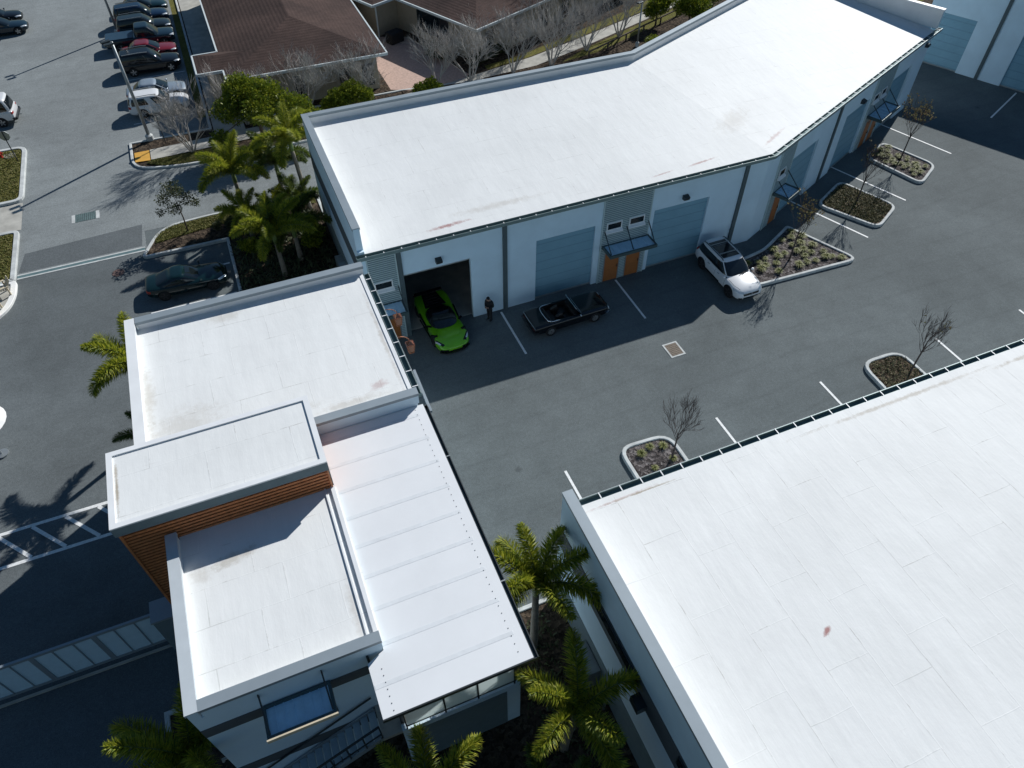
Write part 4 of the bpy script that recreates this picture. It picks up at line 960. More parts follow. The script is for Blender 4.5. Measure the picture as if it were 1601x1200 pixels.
# ---------- sliding gate
def gate():
    root = thing('sliding_gate', (-11, 16.5, 0), 'pale blue grey louvred sliding gate with panels closing the lane left of the office', 'gate')
    y0, y1 = 16.42, 16.52; z0, z1 = 0.18, 2.38; xs = [-16.6 + 2.14 * k for k in range(5)]
    mb = MB(); mb.box(-16.7, -8.0, y0, y1, z1 - 0.14, z1); mb.box(-16.7, -8.0, y0, y1, z0, z0 + 0.14)
    for x in xs: mb.box(x - 0.09, x + 0.09, y0, y1, z0 + 0.14, z1 - 0.14)
    fm = mb.build('frame', MT['coping'], root)
    for a, b in zip(xs, xs[1:]):
        mb = MB(); z = z0 + 0.16
        while z < z1 - 0.2:
            p = [(a + 0.09, y0 + 0.02, z), (b - 0.09, y0 + 0.02, z), (b - 0.09, y1 - 0.02, z + 0.05), (a + 0.09, y1 - 0.02, z + 0.05)]
            mb.face(p); mb.face([(x, y, zz + 0.012) for x, y, zz in p[::-1]]); mb.face([p[0], p[1], (p[1][0], p[1][1], z + 0.012), (p[0][0], p[0][1], z + 0.012)]); z += 0.055
        mb.build('louvre_panel', MT['gate_louvre'], root)
        mb = MB()
        for k in (1, 2): x = a + (b - a) * k / 3; mb.box(x - 0.02, x + 0.02, y0 - 0.005, y0 + 0.03, z0 + 0.14, z1 - 0.14)
        mb.build('divider', MT['coping'], root)
    mb = MB(); mb.box(-16.7, -8.0, 16.2, 16.3, 0, 0.08); mb.build('track', MT['concrete'], root)
    t = thing('gate_post', (-7.5, 16.4, 0), 'square blue grey post at the right end of the sliding gate', 'post')
    mb = MB(); mb.box(-7.98, -6.8, 15.9, 16.75, 0, 2.62); mb.build('shaft', MT['dado'], t)
    mb = MB(); mb.box(-8.02, -6.8, 15.86, 16.79, 2.622, 2.72); mb.build('cap', MT['coping'], t)
gate()
MT['tail_dark'] = plain('dark_tail_lamp', (0.05, 0.006, 0.006), 0.2, var=0.15)
# ------------------------------------------------------------------ vehicles (nose towards local +x)
PAINTS = dict(white=paint('white_paint', (0.74, 0.75, 0.76), 0, 0.3), silverblue=paint('silver_blue_paint', (0.34, 0.40, 0.46), 0.4, 0.32), black=paint('black_paint', (0.006, 0.007, 0.009), 0, 0.12, 0.2),
              green=paint('lime_green_paint', (0.13, 0.40, 0.010), 0.0, 0.28), red=paint('red_paint', (0.17, 0.012, 0.018), 0, 0.2), navy=paint('navy_paint', (0.006, 0.018, 0.045), 0.0, 0.15, 0.3),
              teal=paint('dark_teal_paint', (0.004, 0.017, 0.019), 0.0, 0.12, 0.3), grey=paint('graphite_paint', (0.012, 0.018, 0.022), 0.0, 0.16, 0.3), vwhite=paint('van_white_paint', (0.66, 0.67, 0.68), 0, 0.35), bluegrey=paint('blue_grey_paint', (0.008, 0.02, 0.032), 0.0, 0.15, 0.3))
CAR_GLASS = glassmat('car_glass', (0.008, 0.012, 0.015), 0.05)
ROOF_GLASS = glassmat('sunroof_glass', (0.006, 0.008, 0.012), 0.08)

def finish(o, cutters, levels=2):
    """freeze a subdivided body with wheel arches cut out of it"""
    s = o.modifiers.new('s', 'SUBSURF'); s.levels = levels; s.render_levels = levels
    for c in cutters:
        b = o.modifiers.new('b', 'BOOLEAN'); b.operation = 'DIFFERENCE'; b.object = c; b.solver = 'EXACT'
    dg = bpy.context.evaluated_depsgraph_get(); dg.update()
    me = bpy.data.meshes.new_from_object(o.evaluated_get(dg)); o.modifiers.clear(); o.data = me
    for c in cutters: bpy.data.objects.remove(c)
    me.polygons.foreach_set('use_smooth', [True] * len(me.polygons))
    try: me.set_sharp_from_angle(angle=R_(40))
    except Exception: pass
    return o
def body_mesh(st, mats, name, root):
    """st: stations (x, half width, bottom z, shoulder z, centre z)"""
    mb = MB(); rows = []
    for (x, w, zb, zs, zc) in st:
        h = zs - zb
        half = [(0, zb), (0.78 * w, zb), (0.95 * w, zb + 0.07), (1.0 * w, zb + 0.30 * h), (1.0 * w, zb + 0.62 * h), (0.975 * w, zs - 0.06), (0.90 * w, zs), (0.55 * w, zs + 0.8 * (zc - zs)), (0, zc)]
        r = [(x, y, z) for y, z in half] + [(x, -y, z) for y, z in half[-2:0:-1]]
        rows.append(r)
    n = len(rows[0]); mb.v = [p for r in rows for p in r]
    for i in range(len(rows) - 1):
        for k in range(n):
            a = i * n + k; b = i * n + (k + 1) % n; mb.f.append((a, b, b + n, a + n)); mb.m.append(0)
    mb.f.append(tuple(range(n))[::-1]); mb.m.append(0); mb.f.append(tuple((len(rows) - 1) * n + k for k in range(n))); mb.m.append(0)
    o = mb.build(name, mats, root)
    bm = bmesh.new(); bm.from_mesh(o.data); bmesh.ops.recalc_face_normals(bm, faces=bm.faces); bm.to_mesh(o.data); bm.free()
    return o
def arch_cutters(axles, w, r, z):
    out = []
    for x in axles:
        for s in (-1, 1):
            mb = MB(); mb.lathe([(r, s * (w - 0.30)), (r, s * (w + 0.2))], 24, axis='y', c=(x, 0, z)); o = mb.build('cut', [MT['black'], MT['black']])
            bm = bmesh.new(); bm.from_mesh(o.data); bmesh.ops.recalc_face_normals(bm, faces=bm.faces); bm.to_mesh(o.data); bm.free()
            o.data.polygons.foreach_set('material_index', [1] * len(o.data.polygons)); out.append(o)
    return out
def wheels(root, axles, w, r, rim, tw=0.22, spokes=5, hub=0.66):
    for x in axles:
        for s in (-1, 1):
            mb = MB(); a = w - tw; R = r
            prof = [(R * hub, a * 1.0), (R * 0.93, a), (R, a + 0.03), (R, w - 0.03), (R * 0.94, w), (R * hub, w - 0.01)]
            mb.lathe([(p, s * q) for p, q in prof], 24, axis='y', c=(x, 0, r)); wh = mb.build('wheel', MT['black'], root, smooth=True)
            mb = MB(); yy = s * (w - 0.025); y2 = s * (w - 0.06)
            mb.lathe([(R * 0.16, y2), (R * 0.15, s * (w - 0.012))], 12, axis='y', c=(x, 0, r))
            for k in range(spokes):
                an = 2 * math.pi * k / spokes + 0.3
                p = Vector((x + math.cos(an) * R * 0.10, yy, r + math.sin(an) * R * 0.10)); q = Vector((x + math.cos(an) * R * hub, yy, r + math.sin(an) * R * hub))
                mb.bar(p, q, 0.075 * R / 0.33, 0.04, up=(0, 1, 0))
            n = 24
            for k in range(n):
                a0, a1 = 2 * math.pi * k / n, 2 * math.pi * (k + 1) / n
                f = lambda an, rr, y: (x + math.cos(an) * rr, y, r + math.sin(an) * rr)
                mb.face([f(a0, R * hub, yy), f(a1, R * hub, yy), f(a1, R * (hub - .07), yy), f(a0, R * (hub - .07), yy)])
                mb.face([f(a0, R * (hub - .07), yy), f(a1, R * (hub - .07), yy), f(a1, R * (hub - .07), s * (w - 0.12)), f(a0, R * (hub - .07), s * (w - 0.12))])
            mb.build('rim', MT[rim], wh)

class Cab:
    """greenhouse: rounded rings from the belt line to the roof"""
    def __init__(s, belt, roof, n=4.6, bow=0.05):
        s.b, s.r, s.n, s.bow = belt, roof, n, bow          # each: (x_rear, x_front, half width, z)
    def P(s, th, v, off=0.0):
        b, r = s.b, s.r; L = lambda i: b[i] + (r[i] - b[i]) * v
        xr, xf, w, z = L(0), L(1), L(2), L(3); k = s.bow * math.sin(math.pi * v)
        xm = (xr + xf) / 2; c, si = math.cos(th), math.sin(th); e = 2.0 / s.n
        x = xm + (xf - xm + k * 1.5) * (abs(c) ** e) * (1 if c > 0 else -1); y = (w + k) * (abs(si) ** e) * (1 if si > 0 else -1)
        p = Vector((x, y, z))
        if off:
            d = 0.01; a = s.P(th + d, v) - s.P(th - d, v); q = s.P(th, min(1, v + d)) - s.P(th, max(0, v - d)); nn = a.cross(q)
            if nn.length > 1e-9: p += nn.normalized() * off
        return p
    def shell(s, root, mat, name='cabin', nt=56, nv=6, crown=0.05):
        mb = MB(); rings = []
        for j in range(nv + 1): rings.append([s.P(2 * math.pi * k / nt, j / nv) for k in range(nt)])
        c = sum(rings[-1], Vector()) / nt
        for f, h in ((0.93, 0.55), (0.7, 0.85), (0.35, 1.0)): rings.append([c + (p - c) * f + Vector((0, 0, crown * h)) for p in rings[nv]])
        mb.v = [tuple(p) for r in rings for p in r]
        for j in range(len(rings) - 1):
            for k in range(nt):
                a = j * nt + k; b = j * nt + (k + 1) % nt; mb.f.append((a, b, b + nt, a + nt)); mb.m.append(0)
        mb.f.append(tuple((len(rings) - 1) * nt + k for k in range(nt))); mb.m.append(0)
        return mb.build(name, mat, root, smooth=True)
    def pane(s, root, t0, t1, v0, v1, name, mat=None, off=0.006, nt=12, nv=4):
        mb = MB(); t0, t1 = R_(t0), R_(t1)
        g = [[s.P(t0 + (t1 - t0) * i / nt, v0 + (v1 - v0) * j / nv, off) for i in range(nt + 1)] for j in range(nv + 1)]
        mb.v = [tuple(p) for r in g for p in r]
        for j in range(nv):
            for i in range(nt):
                a = j * (nt + 1) + i; mb.f.append((a, a + 1, a + nt + 2, a + nt + 1)); mb.m.append(0)
        return mb.build(name, mat or CAR_GLASS, root, smooth=True)
def glaze(cab, root, wind=(-40, 40), pillars=((50, 86), (90, 126)), rear=(141, 219), v=(0.10, 0.86), mat=None):
    cab.pane(root, wind[0], wind[1], v[0], v[1] + 0.04, 'windscreen', mat)
    if rear: cab.pane(root, rear[0], rear[1], v[0] + 0.05, v[1], 'rear_window', mat)
    for a, b in pillars:
        cab.pane(root, a, b, v[0], v[1], 'side_window', mat); cab.pane(root, -b, -a, v[0], v[1], 'side_window', mat)
def blob(name, root, c, r, mat, rot=0.0, tilt=0.0):
    mb = MB(); n, k = 12, 8; R3 = Matrix.Rotation(rot, 3, 'Z') @ Matrix.Rotation(tilt, 3, 'Y'); P = lambda x, y, z: tuple(R3 @ Vector((x * r[0], y * r[1], z * r[2])) + Vector(c))
    for j in range(1, k):
        ph = math.pi * j / k
        for q in range(n): a = 2 * math.pi * q / n; mb.v.append(P(math.sin(ph) * math.cos(a), math.sin(ph) * math.sin(a), math.cos(ph)))
    for j in range(k - 2):
        for q in range(n): a = j * n + q; b = j * n + (q + 1) % n; mb.f.append((a, a + n, b + n, b)); mb.m.append(0)
    t = len(mb.v); mb.v += [P(0, 0, 1), P(0, 0, -1)]; e = (k - 2) * n
    for q in range(n): mb.f.append((t, q, (q + 1) % n)); mb.f.append((t + 1, e + (q + 1) % n, e + q)); mb.m += [0, 0]
    return mb.build(name, mat, root, smooth=True)
from mathutils.bvhtree import BVHTree
class Skin:
    """lays thin panels (lamps, grilles, shut lines) on the real surface of a car body"""
    def __init__(s, body, root): s.t = BVHTree.FromPolygons([v.co.copy() for v in body.data.vertices], [tuple(p.vertices) for p in body.data.polygons]); s.root = root
    def quad(s, name, c, d, mat, nu=8, nv=5, off=0.007, mb=None):
        d = Vector(d).normalized(); c = [Vector(p) for p in c]; own = mb is None; mb = mb or MB(); g = []
        for j in range(nv + 1):
            v = j / nv; row = []
            for i in range(nu + 1):
                u = i / nu; p = (c[0] * (1 - u) + c[1] * u) * (1 - v) + (c[3] * (1 - u) + c[2] * u) * v
                h, nn, _, _ = s.t.ray_cast(p - d * 2.0, d)
                row.append(None if h is None else h + (nn if nn.dot(d) < 0 else -nn) * off)
            g.append(row)
        for j in range(nv):
            for i in range(nu):
                q = [g[j][i], g[j][i + 1], g[j + 1][i + 1], g[j + 1][i]]
                if all(p is not None for p in q) and max((q[0] - q[2]).length, (q[1] - q[3]).length) < .6: mb.face(q)
        return mb.build(name, mat, s.root, smooth=True) if own and mb.f else None
    def line(s, mb, a, b, d, w=.014, n=10, axis=None):
        a, b = Vector(a), Vector(b); u = (b - a).normalized().cross(Vector(d).normalized()) * w / 2
        s.quad('', [a - u, b - u, b + u, a + u], d, None, n, 1, .004, mb)
    def seams(s, hw, xs, zlo, zhi, mat=None):
        mb = MB()
        for sd in (-1, 1):
            for x in xs: s.line(mb, (x, sd * hw, zlo), (x, sd * hw, zhi), (0, -sd, 0))
        if mb.f: mb.build('door_seams', mat or MT['blackgloss'], s.root)
    def lamps(s, h, hw, zf, zr, df=.42, wf=.40, hf=.13, rear=True, mat=None):
        for sd in (-1, 1):
            d = (-.62, -sd * .42, -.55)
            s.quad('headlight', [(h - .06, sd * hw * .50, zf - .02), (h - df - .06, sd * hw * .97, zf + .10), (h - df + .02, sd * hw * .98, zf - .02), (h - .04, sd * hw * .56, zf - hf)], d, mat or MT['lamp_glass'])
            if rear: s.quad('taillight', [(-h, sd * hw * .62, zr + .08), (-h + .14, sd * hw * .97, zr + .06), (-h + .14, sd * hw * .97, zr - .09), (-h, sd * hw * .66, zr - .07)], (.86, -sd * .45, -.1), MT['tail'])
    def front(s, h, hw, zg, hg=.13, wg=.5, zl=.38):
        s.quad('grille', [(h, -hw * wg, zg + hg / 2), (h, hw * wg, zg + hg / 2), (h, hw * wg * .92, zg - hg / 2), (h, -hw * wg * .92, zg - hg / 2)], (-1, 0, -.12), MT['blackgloss'])
        s.quad('lower_intake', [(h, -hw * .55, zl + .06), (h, hw * .55, zl + .06), (h, hw * .50, zl - .06), (h, -hw * .50, zl - .06)], (-1, 0, -.05), MT['blackgloss'])
def mirrors(root, x, y, z, mat):
    for s in (-1, 1):
        m = blob('mirror', root, (x, s * (y + 0.075), z + .02), (0.075, 0.11, 0.07), mat)
        mb = MB(); mb.bar((x + .02, s * (y - .10), z - .05), (x, s * (y + .06), z + .0), .07, .05); mb.build('stalk', MT['blackgloss'], m)
def trimbar(name, root, pts, w, h, mat):
    mb = MB()
    for a, b in zip(pts, pts[1:]): mb.bar(a, b, w, h)
    return mb.build(name, mat, root)

def place(root, loc, rz): root.location = loc; root.rotation_euler = (0, 0, rz)
def sedan(label, color, loc, rz, L=4.75, W=1.84, H=1.42, name='parked_car', group=None, rim='rim', suv=False, sporty=False):
    t = thing(name, (0, 0, 0), label, 'car', group); hw = W / 2; c = PAINTS[color]; h = L / 2
    if suv:
        zs, zh, r = 1.02, 1.06, 0.37
        st = [(-h, hw * .80, .42, .86, .90), (-h + .10, hw * .90, .34, .98, 1.02), (-h + .45, hw * .98, .25, zs + .02, 1.08), (-h * .45, hw, .23, zs, 1.08), (h * .15, hw, .23, zs - .03, 1.05), (h * .48, hw * .99, .24, zs - .07, zh), (h - .5, hw * .96, .26, .90, .98), (h - .16, hw * .86, .30, .80, .86), (h, hw * .66, .40, .66, .70)]
        cab = Cab((-h + .06, h * .42, hw * .93, zs - .05), (-h + .32, h * .06, hw * .76, H - .06), 5.0, 0.04)
    else:
        zs, zh, r = 0.88, 0.92, 0.33
        st = [(-h, hw * .74, .40, .76, .80), (-h + .12, hw * .86, .30, .88, .93), (-h + .5, hw * .96, .22, zs + .02, 1.0), (-h * .4, hw, .19, zs, .95), (h * .1, hw, .19, zs - .03, .93), (h * .45, hw * .985, .2, zs - .07, .93), (h - .5, hw * .95, .22, .76, .84), (h - .15, hw * .84, .26, .66, .71), (h, hw * .62, .34, .54, .58)]
        if sporty: cab = Cab((-h + .35, h * .38, hw * .86, zs - .05), (-h * .34, -h * .02, hw * .66, H - .04), 3.6, 0.05)
        else: cab = Cab((-h + .5, h * .44, hw * .90, zs - .05), (-h * .46, h * .02, hw * .72, H - .05), 4.2, 0.05)
    ax = (-h + .95 if not suv else -h + 1.0, h - .92)
    b = body_mesh(st, [c, MT['black']], 'body', t); finish(b, arch_cutters(ax, hw, r + .055, r))
    cab.shell(t, c)
    glaze(cab, t); wheels(t, ax, hw - .01, r, rim)
    sk = Skin(b, t); sk.lamps(h, hw, .70 if not suv else .84, .76 if not suv else .92); sk.front(h, hw, .52 if not suv else .62)
    sk.seams(hw, (h * .40, -h * .02, -h * .46), .30, .86 if not suv else 1.0)
    mirrors(t, h * .36, hw * .93, zs + .05, c)
    if suv:
        for s in (-1, 1): trimbar('roof_rail', t, [(-h + .5, s * hw * .70, H + .01), (-h * .2, s * hw * .72, H + .05), (h * .02, s * hw * .70, H + .01)], .04, .04, MT['steel'])
    place(t, loc, rz); return t

# the white car with the roof rails, half out of the shade
def white_suv():
    t = thing('parked_car', (0, 0, 0), 'white sport utility car with black panoramic roof parked beside the planted kerb island', 'car')
    L, W = 4.8, 1.94; h, hw = L / 2, W / 2; c = PAINTS['white']; r = .385
    st = [(-h, hw * .78, .44, .90, .95), (-h + .10, hw * .90, .34, 1.02, 1.06), (-h + .45, hw * .985, .26, 1.05, 1.1), (-h * .4, hw, .24, 1.03, 1.1), (h * .15, hw, .24, 1.0, 1.08), (h * .45, hw * .995, .25, .97, 1.08), (h * .62, hw * .985, .26, .95, 1.06), (h - .45, hw * .96, .27, .90, .99), (h - .16, hw * .87, .29, .80, .89), (h - .03, hw * .74, .34, .66, .74), (h + .01, hw * .60, .42, .55, .58)]
    b = body_mesh(st, [c, MT['black']], 'body', t); finish(b, arch_cutters((-h + 1.0, h - .93), hw, r + .06, r))
    cab = Cab((-h + .08, h * .46, hw * .93, 1.0), (-h + .40, h * .07, hw * .76, 1.60), 5.2, .045); cab.shell(t, c, crown=.055)
    glaze(cab, t, pillars=((48, 135),), rear=(143, 217))
    wheels(t, (-h + 1.0, h - .93), hw - .005, r, 'rim_dark', .25)
    mb = MB()                                                        # dark glass roof with two cross bars
    for x0, x1 in ((-1.62, -1.24), (-1.22, -.42), (-.39, -.02)): mb.box(x0, x1, -.56, .56, 1.632, 1.664)
    mb.build('sunroof', ROOF_GLASS, t, bevel=.01)
    for s in (-1, 1):
        trimbar('roof_rail', t, [(-1.9, s * .66, 1.62), (-1.7, s * .665, 1.69), (-.05, s * .67, 1.69), (.12, s * .66, 1.62)], .045, .04, MT['pilaster'])
    for x in (-1.30, -.40): trimbar('cross_bar', t, [(x, -.66, 1.705), (x, .66, 1.705)], .05, .025, MT['steel'])
    sk = Skin(b, t); sk.lamps(h, hw, .84, .98, .52, .4, .15); sk.front(h, hw, .66, .13, .56, .43)
    sk.seams(hw, (h * .40, -.05, -1.12), .32, 1.0); mb = MB()
    for s in (-1, 1):
        sk.line(mb, (h * .46, s * .80, 1.1), (h * .70, s * .78, 1.1), (0, 0, -1)); sk.line(mb, (h * .70, s * .78, 1.1), (h - .30, s * .62, 1.1), (0, 0, -1))
        sk.quad('fog_intake', [(h, s * hw * .86, .50), (h, s * hw * .60, .50), (h, s * hw * .60, .41), (h, s * hw * .82, .40)], (-.9, -s * .35, -.1), MT['blackgloss'])
        m2 = MB(); m2.box(-h * .5, h * .2, s * hw * 1.0 - .005, s * hw * 1.0 + .012, .36, .46); m2.build('side_trim', MT['blackgloss'], t)
        for x in (-.80, .22): trimbar('door_handle', t, [(x, s * (hw + .01), .93), (x + .2, s * (hw + .01), .935)], .03, .03, MT['chrome'])
        trimbar('wiper', t, [(h * .47, s * .1, 1.09), (h * .40, s * .1 + .5, 1.105)], .025, .02, MT['black'])
    mb.build('bonnet_seam', MT['blackgloss'], t)
    mirrors(t, h * .38, hw * .95, 1.06, c)
    mb = MB(); mb.lathe([(.065, h + .02), (.065, h + .03)], 16, axis='x', c=(0, 0, .66)); mb.build('badge', MT['chrome'], t)
    place(t, (25.28, 27.12, 0), R_(-90)); return t
SUV = white_suv()

def green_car():
    t = thing('parked_car', (0, 0, 0), 'lime green low sports car with black roof nosing out of the open bay', 'car')
    L, W = 4.5, 2.0; h, hw = L / 2, W / 2; c = PAINTS['green']; r = .34
    st = [(-h, hw * .78, .38, .80, .82), (-h + .15, hw * .90, .26, .92, .90), (-h + .55, hw * 1.0, .16, .96, .92), (-h + .95, hw * 1.02, .13, .97, .94), (-h * .28, hw * .99, .12, .86, .90), (h * .05, hw * .93, .12, .74, .86), (h * .35, hw * .95, .12, .72, .82), (h * .58, hw * .99, .12, .74, .70), (h - .5, hw * .97, .12, .66, .60), (h - .18, hw * .86, .13, .50, .48), (h, hw * .58, .16, .34, .36)]
    ax = (-h + .88, h - .98); b = body_mesh(st, [c, MT['black']], 'body', t); finish(b, arch_cutters(ax, hw, r + .045, r))
    cab = Cab((-h * .42, h * .44, hw * .80, .80), (-h * .16, h * .04, hw * .56, 1.17), 2.9, .06); cab.shell(t, PAINTS['black'], crown=.035)
    cab.pane(t, -52, 52, .04, .92, 'windscreen')
    for s in (1, -1): cab.pane(t, s * 62, s * 112, .12, .85, 'side_window')
    wheels(t, ax, hw - .0, r, 'rim_dark', .27, 10)
    mb = MB(); mb.prism([(-h + .18, -.42), (-h * .36, -.62), (-h * .36, .62), (-h + .18, .42)], .90, .955); mb.build('engine_cover', MT['blackgloss'], t, bevel=.02)
    mb = MB()
    for k in range(4): mb.bar((-h * .45 - .22 * k, -.5 + .04 * k, .96), (-h * .45 - .22 * k, .5 - .04 * k, .96), .05, .03)
    mb.build('engine_slats', MT['black'], t)
    mb = MB(); mb.box(-h + .02, -h + .28, -.82, .82, .955, .985); mb.build('rear_wing', MT['blackgloss'], t, bevel=.012)
    for s in (-1, 1):
        trimbar('side_intake', t, [(h * .18, s * (hw * .955), .50), (-h * .12, s * (hw * 1.0), .58), (-h * .34, s * (hw * 1.005), .68)], .07, .20, MT['blackgloss'])
        trimbar('sill', t, [(h * .42, s * hw * .955, .17), (-h * .38, s * hw * 1.0, .17)], .05, .10, MT['blackgloss'])
        sk = Skin(b, t)
        sk.quad('headlight', [(h - .26, s * .52, .5), (h - .78, s * .93, .6), (h - .70, s * .98, .5), (h - .24, s * .66, .4)], (-.3, -s * .25, -.9), MT['blackgloss'])
        sk.quad('lamp_strip', [(h - .36, s * .70, .5), (h - .66, s * .93, .6), (h - .63, s * .95, .5), (h - .34, s * .74, .4)], (-.3, -s * .25, -.9), MT['lamp_glass'], 6, 2, .012)
        sk.quad('front_intake', [(h, s * .90, .36), (h, s * .40, .32), (h, s * .40, .20), (h, s * .86, .20)], (-.85, -s * .3, -.1), MT['blackgloss'])
        trimbar('taillight', t, [(-h + .02, s * .86, .80), (-h - .01, s * .52, .82)], .04, .03, MT['tail'])
        trimbar('mirror', t, [(h * .30, s * .80, .86), (h * .26, s * 1.02, .93)], .09, .07, PAINTS['black'])
        trimbar('bonnet_crease', t, [(h * .40, s * .70, .80), (h * .70, s * .52, .665), (h - .2, s * .40, .49)], .018, .01, PAINTS['green'])
    trimbar('splitter', t, [(h - .22, -.86, .125), (h + .02, -.4, .12), (h + .02, .4, .12), (h - .22, .86, .125)], .14, .03, MT['blackgloss'])
    place(t, (7.88, 29.72, 0), R_(-88)); return t
green_car()

def convertible():
    t = thing('parked_car', (0, 0, 0), 'black open top classic convertible with chrome windscreen frame parked along the wall', 'car')
    L, W = 4.95, 1.86; h, hw = L / 2, W / 2; c = PAINTS['black']; r = .34
    st = [(-h, hw * .90, .42, .80, .81), (-h + .06, hw * .95, .34, .88, .89), (-h + .4, hw, .28, .92, .94), (-h * .45, hw, .24, .93, .95), (0, hw * .985, .23, .90, .93), (h * .3, hw * .985, .23, .90, .95), (h * .7, hw * .98, .24, .89, .95), (h - .18, hw * .95, .28, .86, .90), (h - .02, hw * .90, .34, .78, .80)]
    ax = (-h + 1.05, h - .98); b = body_mesh(st, [c, MT['leather']], 'body', t)
    cut = arch_cutters(ax, hw, r + .06, r)
    mb = MB(); mb.prism(rounded([(-1.45, -.70), (.42, -.72), (.42, .72), (-1.45, .70)], .2), .42, 1.4); q = mb.build('cut', [MT['leather'], MT['leather']]); q.data.polygons.foreach_set('material_index', [1] * len(q.data.polygons))
    bm = bmesh.new(); bm.from_mesh(q.data); bmesh.ops.recalc_face_normals(bm, faces=bm.faces); bm.to_mesh(q.data); bm.free()
    finish(b, cut + [q]); wheels(t, ax, hw - .02, r, 'rim', .2, 10, .60)
    for x, s in ((-.30, 1), (-.30, -1)):
        mb = MB(); mb.box(x - .28, x + .28, s * .36 - .28, s * .36 + .28, .44, .62); mb.bar((x - .26, s * .36, .6), (x - .42, s * .36, 1.02), .5, .16, up=(0, 1, 0)); mb.build('seat', MT['leather'], t, bevel=.05)
    mb = MB(); mb.box(-1.28, -.85, -.62, .62, .44, .66); mb.bar((-1.22, 0, .64), (-1.36, 0, .96), 1.24, .14, up=(1, 0, 0)); mb.build('rear_seat', MT['leather'], t, bevel=.05)
    mb = MB(); mb.box(.18, .46, -.70, .70, .62, .90); mb.build('dashboard', MT['leather'], t, bevel=.05)
    mb = MB(); n = 20; cc = Vector((.06, .36, .88)); ux = Vector((0, 1, 0)); uy = Vector((.45, 0, .9)).normalized()
    mb.tube([cc + (ux * math.cos(2 * math.pi * k / n) + uy * math.sin(2 * math.pi * k / n)) * .19 for k in range(n + 1)], .016, 6); mb.bar(cc + ux * .18, cc - ux * .18, .03, .02); mb.build('steering_wheel', MT['black'], t)
    A, B, C_, D_ = Vector((.60, -.76, .93)), Vector((.60, .76, .93)), Vector((.26, .66, 1.33)), Vector((.26, -.66, 1.33))
    mb = MB(); mb.face([A, B, C_, D_]); mb.face([p + Vector((.008, 0, .004)) for p in (D_, C_, B, A)]); mb.build('windscreen', CAR_GLASS, t)
    mb = MB(); mb.bar(A, D_, .04); mb.bar(B, C_, .04); mb.bar(D_, C_, .045); mb.bar(A, B, .03); mb.build('windscreen_frame', MT['chrome'], t)
    ringp = [(-.70, -.745, .955), (-1.25, -.75, .97), (-1.5, -.62, .975), (-1.56, -.3, .985), (-1.57, 0, .985), (-1.56, .3, .985), (-1.5, .62, .975), (-1.25, .75, .97), (-.70, .745, .955)]
    mb = MB(); mb.tube(ringp, .032, 8); mb.build('cockpit_trim', MT['chrome'], t, smooth=True)
    for s in (-1, 1):
        trimbar('door_top_trim', t, [(-.62, s * .78, .955), (.5, s * .79, .935)], .03, .02, MT['blackgloss'])
        blob('headlight', t, (h - .02, s * .66, .66), (.05, .12, .12), MT['lamp_glass']); trimbar('taillight', t, [(-h - .0, s * .80, .70), (-h - .0, s * .46, .70)], .05, .10, MT['tail_dark'])
        blob('mirror', t, (.45, s * .97, 1.0), (.05, .09, .05), MT['chrome'])
    trimbar('front_bumper', t, [(h - .3, -.94, .50), (h + .06, -.84, .50), (h + .10, 0, .50), (h + .06, .84, .50), (h - .3, .94, .50)], .07, .12, MT['chrome'])
    trimbar('rear_bumper', t, [(-h + .25, -.94, .52), (-h - .06, -.86, .52), (-h - .08, 0, .52), (-h - .06, .86, .52), (-h + .25, .94, .52)], .06, .10, MT['dark_metal'])
    trimbar('tail_trim', t, [(-h + .02, -.86, .86), (-h - .0, 0, .87), (-h + .02, .86, .86)], .02, .02, MT['chrome'])
    trimbar('grille', t, [(h - .0, -.48, .66), (h - .0, .48, .66)], .05, .18, MT['blackgloss'])
    place(t, (14.66, 27.5, 0), R_(1.5)); t.scale = (.955, .955, .955); return t
convertible()

